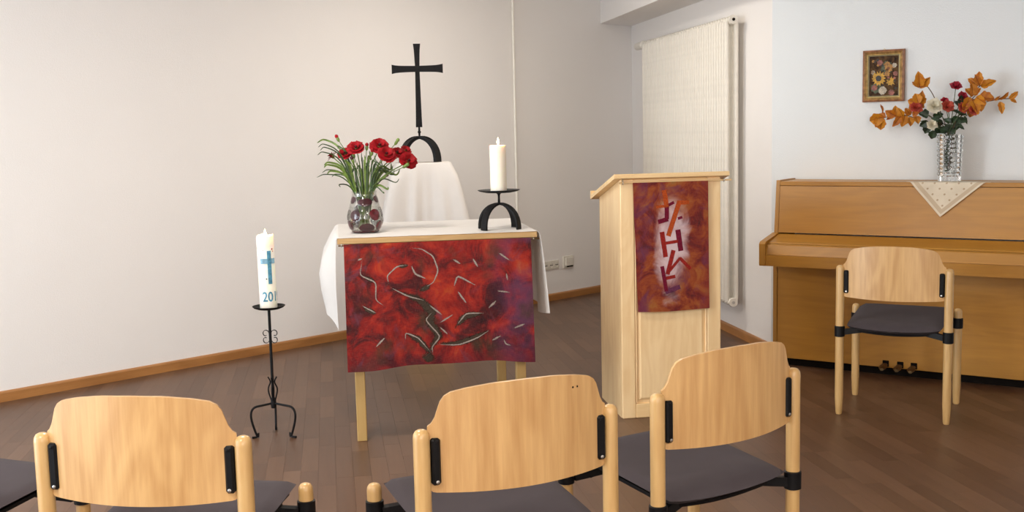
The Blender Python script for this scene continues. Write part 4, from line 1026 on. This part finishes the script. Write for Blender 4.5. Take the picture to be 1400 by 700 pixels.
frame(0, fw_, 0, fh, .010, -.024, -.028, M['gold_d'], 'outer_frame')
frame(.010, fw_-.010, .010, fh-.010, .012, -.028, -.020, M['gold'], 'frame_moulding')
frame(.022, fw_-.022, .022, fh-.022, .006, -.023, -.018, M['gold_l'], 'gilt_edge')
frame(.028, fw_-.028, .028, fh-.028, .006, -.015, -.013, M['liner'], 'liner')
def paint_mat():
    mt, nt, p = new_mat('painted_background'); v = coords(nt); n = noise(nt, mapping(nt, v, (30, 1, 30)), 1, 5, .6, .7)
    nt.links.new(ramp(nt, n, [(.3, (.016, .010, .008)), (.48, (.065, .035, .018)), (.62, (.12, .065, .025)), (.75, (.05, .055, .022))]), p.inputs['Base Color']); p.inputs['Roughness'].default_value = .7; p.inputs['Specular IOR Level'].default_value = .15; return mt
cv = MB().box((.032, -.008, .032), (fw_-.032, -.001, fh-.032)).build('canvas', paint_mat(), pic)
def cvp(X, Y): return (fw_*(X-35)/200, fh*(280-Y)/242)
def daub(X, Y, R_, mat, n=12, spiky=.35, layer=0, sq_=1.0):
    cx_, cz_ = cvp(X, Y); r = R_/200*fw_; poly_ = []
    for i in range(2*n):
        a = PI*i/n; q = r*(1 if i % 2 == 0 else 1-spiky)*(.9+.2*rg.random()); poly_.append((cx_ + q*math.cos(a), -.0082 - .0006*(layer+1), cz_ + q*math.sin(a)*sq_))
    MB().prism(poly_, (0, .0004, 0)).build('painted_bloom', mat, cv)
Y_ = plain('painted_yellow', (.58, .31, .012), .5, 0, .2, 80); O_ = plain('painted_ochre', (.42, .19, .02), .5, 0, .25, 80); K_ = plain('painted_dark', (.02, .012, .008), .5); W_ = plain('painted_cream', (.50, .44, .34), .5, 0, .2, 60); R_c = plain('painted_rose', (.30, .09, .06), .5, 0, .25, 70); G_ = plain('painted_green', (.07, .085, .03), .5, 0, .3, 60)
for X, Y, R2, mt, n, sp, ly in ((150, 120, 34, G_, 7, .2, 0), (100, 215, 30, G_, 7, .2, 0), (115, 97, 15, R_c, 7, .2, 1), (90, 213, 16, R_c, 7, .2, 1), (172, 238, 16, R_c, 7, .2, 1), (130, 228, 20, W_, 10, .05, 1), (184, 112, 13, W_, 7, .2, 1), (82, 141, 11, W_, 7, .2, 1), (158, 122, 24, O_, 9, .3, 1), (150, 105, 15, O_, 9, .3, 2), (168, 186, 24, Y_, 9, .4, 1), (150, 150, 16, O_, 8, .35, 2), (110, 170, 36, Y_, 14, .28, 2), (110, 170, 15, K_, 12, .1, 3), (190, 150, 13, R_c, 7, .2, 1)): daub(X, Y, R2, mt, n, sp, ly)
for _k in range(26):
    daub(rg.uniform(78, 192), rg.uniform(85, 245), rg.uniform(5, 10), rg.choice((O_, G_, R_c, K_, O_, K_)), 6, .3, rg.choice((0, 1)))
MB().tube([(fw_/2-.006, -.006, fh), (fw_/2, -.006, fh+.008), (fw_/2+.006, -.006, fh)], .0012, 6).build('hanger', M['gold_l'], pic)

# ------------------------------------------------------------------ crystal vase and autumn bouquet on the piano
qv = at_z(1298.5, 245.0, PHT); yv = .165; d_ = (qv - pw(0, 0, PHT)); 
qv = at_plane(1298.5, 215, pw(0, yv, 0), perp(dP)); GV = Vector((qv.x, qv.y, PHT - .0035)); pg = F/(GV - EYE).dot(fw)
zg = lambda py: at_plane(1298.5, py, pw(0, yv, 0), perp(dP)).z - GV.z
GH = zg(183.5); GR = 17.2/pg
gv = empty('crystal_vase', GV); tag(gv, 'tall cut crystal vase with rows of square facets on the piano', 'vase')
P = []; NZ, NA = 72, 60
def gprof(t): return GR*(.90 + .10*t)
for i in range(NZ+1):
    t = i/NZ; row = []
    for j in range(NA):
        a = 2*PI*j/NA; f_ = 0
        if t > .10: f_ = .13*abs(math.sin((t-.10)/.90*9*PI))**.8*(abs(math.sin(a*5))**.8)
        else: f_ = .06*(abs(math.sin(a*6))**.5)
        r = gprof(t)*(.88 + f_); row.append((r*math.cos(a), r*math.sin(a), GH*t))
    P.append(row)
for i in range(9):
    t = 1 - i/8*.88; r = gprof(t)*.76; P.append([(r*math.cos(2*PI*j/NA), r*math.sin(2*PI*j/NA), GH*t) for j in range(NA)])
P.append([(.001*math.cos(2*PI*j/NA), .001*math.sin(2*PI*j/NA), GH*.11) for j in range(NA)])
P.insert(0, [(.001*math.cos(2*PI*j/NA), .001*math.sin(2*PI*j/NA), 0) for j in range(NA)])
def crystal():
    mt, nt, p = new_mat('cut_crystal'); p.inputs['Transmission Weight'].default_value = 1.0; p.inputs['Roughness'].default_value = .02; p.inputs['IOR'].default_value = 1.5
    n = noise(nt, coords(nt), 4); nt.links.new(ramp(nt, n, [(.3, (.95, .97, .96)), (.7, (1, 1, 1))]), p.inputs['Base Color']); return mt
M['crystal'] = crystal()
MB().grid(P, closed_v=True).build('glass_body', M['crystal'], gv, None, True, 25)
def autumn():
    mt, nt, p = new_mat('autumn_leaf'); oi = nt.nodes.new('ShaderNodeObjectInfo'); v = coords(nt); n = noise(nt, v, 35, 4); n2 = noise(nt, v, 120, 3)
    f = math_(nt, 'ADD', math_(nt, 'MULTIPLY', n, .7), math_(nt, 'MULTIPLY', oi.outputs['Random'], .3))
    c = ramp(nt, f, [(.25, (.30, .055, .008)), (.40, (.52, .165, .008)), (.58, (.68, .29, .012)), (.80, (.52, .11, .012))]); c = mix(nt, math_(nt, 'MULTIPLY', smooth(nt, n2, .62, .75), .6), c, (.10, .03, .01))
    nt.links.new(c, p.inputs['Base Color']); p.inputs['Roughness'].default_value = .55
    t = nt.nodes.new('ShaderNodeBsdfTranslucent'); t.inputs[0].default_value = (.55, .22, .03, 1); ms = nt.nodes.new('ShaderNodeMixShader'); ms.inputs[0].default_value = .2
    nt.links.new(p.outputs[0], ms.inputs[1]); nt.links.new(t.outputs[0], ms.inputs[2]); nt.links.new(ms.outputs[0], nt.nodes['Material Output'].inputs[0]); return mt
M['autumn'] = autumn(); M['twig'] = plain('brown_twig', (.10, .055, .025), .7); M['vein'] = plain('leaf_vein', (.20, .05, .015), .7)
M['dgreen'] = plain('dark_green_leaf', (.022, .05, .018), .45, 0, .35, 40); M['coral'] = plain('coral_petal', (.62, .11, .07), .6, 0, .2, 50); M['rose_red'] = plain('rose_red_petal', (.52, .03, .06), .6, 0, .2, 50); M['cream'] = plain('cream_petal', (.78, .74, .60), .6, 0, .08, 50); M['bstem'] = plain('bouquet_stem', (.055, .09, .03), .5)
ctr = lambda X, Y, off=0.0: at_plane(1170 + X/3.5, 60 + Y/3.5, pw(0, yv - off, 0), perp(dP))
gm = GV + Vector((0, 0, GH))
def leaf_mesh(base, tip, wid, face, curl=.15, seed=0):
    d = tip - base; L = d.length; t = d/L; sd = t.cross(Vector(face)).normalized(); nn = sd.cross(t).normalized(); P = []; rgl = random.Random(seed)
    for i in range(15):
        q = i/14; w_ = 1.1*wid*L*(math.sin(PI*min(1, q*.96+.03)**.75)**.9 if q < 1 else .0)*(1 + .09*math.sin(i*1.3+seed)) + .0006; row = []
        for s in (-1, -.66, -.33, 0, .33, .66, 1):
            row.append(base + t*(L*q) + sd*(w_*s/2) + nn*(-curl*L*(q-.5)**2 + .26*w_*abs(s) + .045*L*math.sin(seed+i*.55+s*2)*abs(s)))
        P.append(row)
    return MB().grid(P)
def in_vase(e, go_, path, r=.0022, mat='twig'):
    a = gm + Vector((rg.uniform(-.03, .03), rg.uniform(-.03, .03), -.004)); b = GV + Vector((rg.uniform(-.025, .025), rg.uniform(-.025, .025), .06))
    MB().tube(spline([b, a] + path, 5), r, 6).build('twig' if mat == 'twig' else 'stem', M[mat], e, go_, True)
toc = Vector((-.25, -1, .15))
def branch(label, path, leaves):
    e = empty('leaf_branch', gm); tag(e, label, 'branch', 'artificial autumn leaf branches in the crystal vase')
    pts = [ctr(*p) for p in path]; in_vase(e, gm, pts)
    for i, (bx, by, tx, ty, wd) in enumerate(leaves):
        o1 = rg.uniform(0, .07); b_, t_ = ctr(bx, by, o1), ctr(bx + (tx-bx)*1.1, by + (ty-by)*1.1, o1 + rg.uniform(-.03, .03))
        lf = leaf_mesh(b_, t_, wd, toc + Vector((rg.uniform(-.6, .6), 0, rg.uniform(-.5, .5))), .25, i).build('leaf', M['autumn'], e, gm, True)
        mid = b_.lerp(t_, .5); MB().tube([b_.lerp(t_, -.06), mid + Vector((0, -.003, 0)), b_.lerp(t_, .92)], .0009, 5).build('midrib', M['vein'], lf, gm, True)
branch('twig with three orange leaves at the upper left of the crystal vase', [(380, 265, 0), (335, 195, 0), (305, 212, 0)][:2] + [(312, 190)], [(306, 205, 300, 138, .62), (308, 205, 352, 164, .55), (304, 208, 272, 182, .5), (306, 205, 330, 205, .5)])
branch('long orange leaf branch reaching left under the picture', [(350, 390), (270, 350), (190, 340), (110, 362)], [(130, 350, 70, 368, .75), (125, 355, 118, 408, .8), (120, 345, 95, 395, .6), (140, 352, 112, 335, .6), (190, 345, 145, 322, .7), (185, 350, 190, 300, .7), (180, 345, 150, 360, .55), (225, 345, 205, 310, .7), (215, 345, 180, 392, .5), (235, 340, 222, 392, .75), (262, 340, 238, 310, .7), (255, 350, 262, 392, .75), (285, 345, 298, 380, .75), (270, 340, 300, 330, .6), (130, 330, 120, 290, .22)])
branch('cluster of orange leaves just left of the white roses', [(370, 360), (320, 320), (300, 280)], [(300, 285, 252, 272, .75), (300, 285, 285, 240, .75), (302, 280, 318, 228, .55), (302, 285, 335, 262, .75), (296, 285, 258, 312, .7), (305, 285, 325, 305, .7)])
branch('dense cluster of orange leaves at the right of the crystal vase', [(490, 350), (530, 290), (570, 250)], [(560, 245, 555, 190, .8), (560, 250, 527, 215, .7), (565, 245, 595, 215, .7), (590, 255, 658, 262, .75), (585, 260, 600, 320, .7), (570, 265, 548, 345, .65), (560, 265, 525, 290, .7), (600, 260, 640, 235, .65), (560, 270, 585, 330, .55), (545, 255, 515, 320, .5), (575, 255, 620, 285, .7)])
branch('orange leaf twig at the top right of the bouquet', [(510, 330), (560, 240), (600, 195)], [(585, 200, 540, 168, .5), (590, 198, 590, 136, .55), (592, 198, 572, 150, .5), (598, 200, 666, 178, .5), (602, 205, 640, 195, .5)])
branch('sparse leaf twig reaching furthest right from the crystal vase', [(520, 330), (600, 285), (690, 265), (735, 262)], [(685, 265, 728, 236, .42), (735, 262, 775, 230, .45), (740, 262, 768, 280, .42), (690, 278, 700, 330, .5), (662, 270, 690, 250, .3)])
def rose(label, X, Y, R2, mat, off=.03, up=.4, cat='rose', lay=((1.0, 6, .35), (.75, 6, .75), (.45, 5, 1.1))):
    hp = ctr(X, Y, off); e = empty('rose', gm); tag(e, label, 'flower', 'artificial roses in the crystal vase'); nrm = Vector((rg.uniform(-.3, .3), -1, up)); r = R2/3.5/pg*.86
    orient(bloom_mesh(r*1.1, lay, .8, False, int(X)), hp - nrm.normalized()*r*.3, nrm).build('bloom', M[mat], e, gm, True, 60)
    d = hp - gm; in_vase(e, gm, [gm + d*.5 + Vector((0, 0, .015)), hp - nrm.normalized()*r*.3], .002, 'bstem')
    orient(MB().lathe([(.003, -r*.7), (r*.3, -r*.45), (r*.4, -r*.2)], 8), hp, nrm).build('calyx', M['dgreen'], e, gm, True)
rose('single red rose on a long stem at the top middle of the piano bouquet', 480, 203, 27, 'rose_red', 0, 1.2)
rose('coral rose at the left of the white rose', 290, 305, 31, 'coral')
rose('coral rose in the middle behind the green leaves', 440, 300, 30, 'coral', .02)
rose('pink rose tilted above the middle coral rose', 425, 275, 22, 'rose_red', .01)
rose('coral rose half hidden left of the dense orange leaves', 515, 305, 26, 'coral', .03)
rose('coral bloom low among the orange leaves at right', 565, 318, 24, 'coral', .05)
rose('dusky pink rose at the upper edge of the green leaves', 512, 252, 24, 'rose_red', .0)
rose('large open white rose left of the middle', 378, 298, 36, 'cream', .04)
rose('small white rosebud just above the vase rim', 365, 388, 25, 'cream', .06)
def greens(label, path, leaves):
    e = empty('green_sprig', gm); tag(e, label, 'foliage', 'dark green sprigs in the crystal vase'); in_vase(e, gm, [ctr(*p) for p in path], .0018, 'bstem')
    for i, (bx, by, tx, ty, wd) in enumerate(leaves): o1 = rg.uniform(-.01, .04); leaf_mesh(ctr(bx, by, o1), ctr(tx, ty, o1 + rg.uniform(-.02, .02)), wd, toc + Vector((rg.uniform(-.7, .7), 0, rg.uniform(-.4, .4))), .2, i).build('leaf', M['dgreen'], e, gm, True)
greens('dark green leaves at the left of the crystal vase rim', [(400, 420), (350, 380)], [(345, 350, 300, 330, .7), (345, 370, 305, 395, .8), (350, 390, 330, 430, .8), (375, 415, 360, 455, .8), (360, 380, 400, 360, .8), (380, 400, 415, 425, .8), (340, 345, 330, 310, .7), (370, 350, 420, 335, .7)])
greens('dark green leaves in the middle above the crystal vase', [(450, 420), (460, 370)], [(440, 420, 400, 400, .8), (445, 425, 430, 380, .7), (455, 410, 500, 395, .7), (460, 380, 500, 350, .8), (455, 375, 420, 360, .7), (460, 400, 445, 440, .8), (400, 360, 395, 400, .8)])
greens('dark green leaves rising at the right toward the orange cluster', [(480, 400), (495, 320), (505, 265)], [(490, 330, 455, 320, .7), (492, 320, 530, 340, .7), (495, 300, 475, 270, .7), (498, 290, 530, 275, .7), (490, 350, 460, 365, .7), (490, 360, 530, 372, .7), (500, 280, 505, 245, .7), (485, 380, 520, 410, .35), (520, 345, 533, 385, .3)])
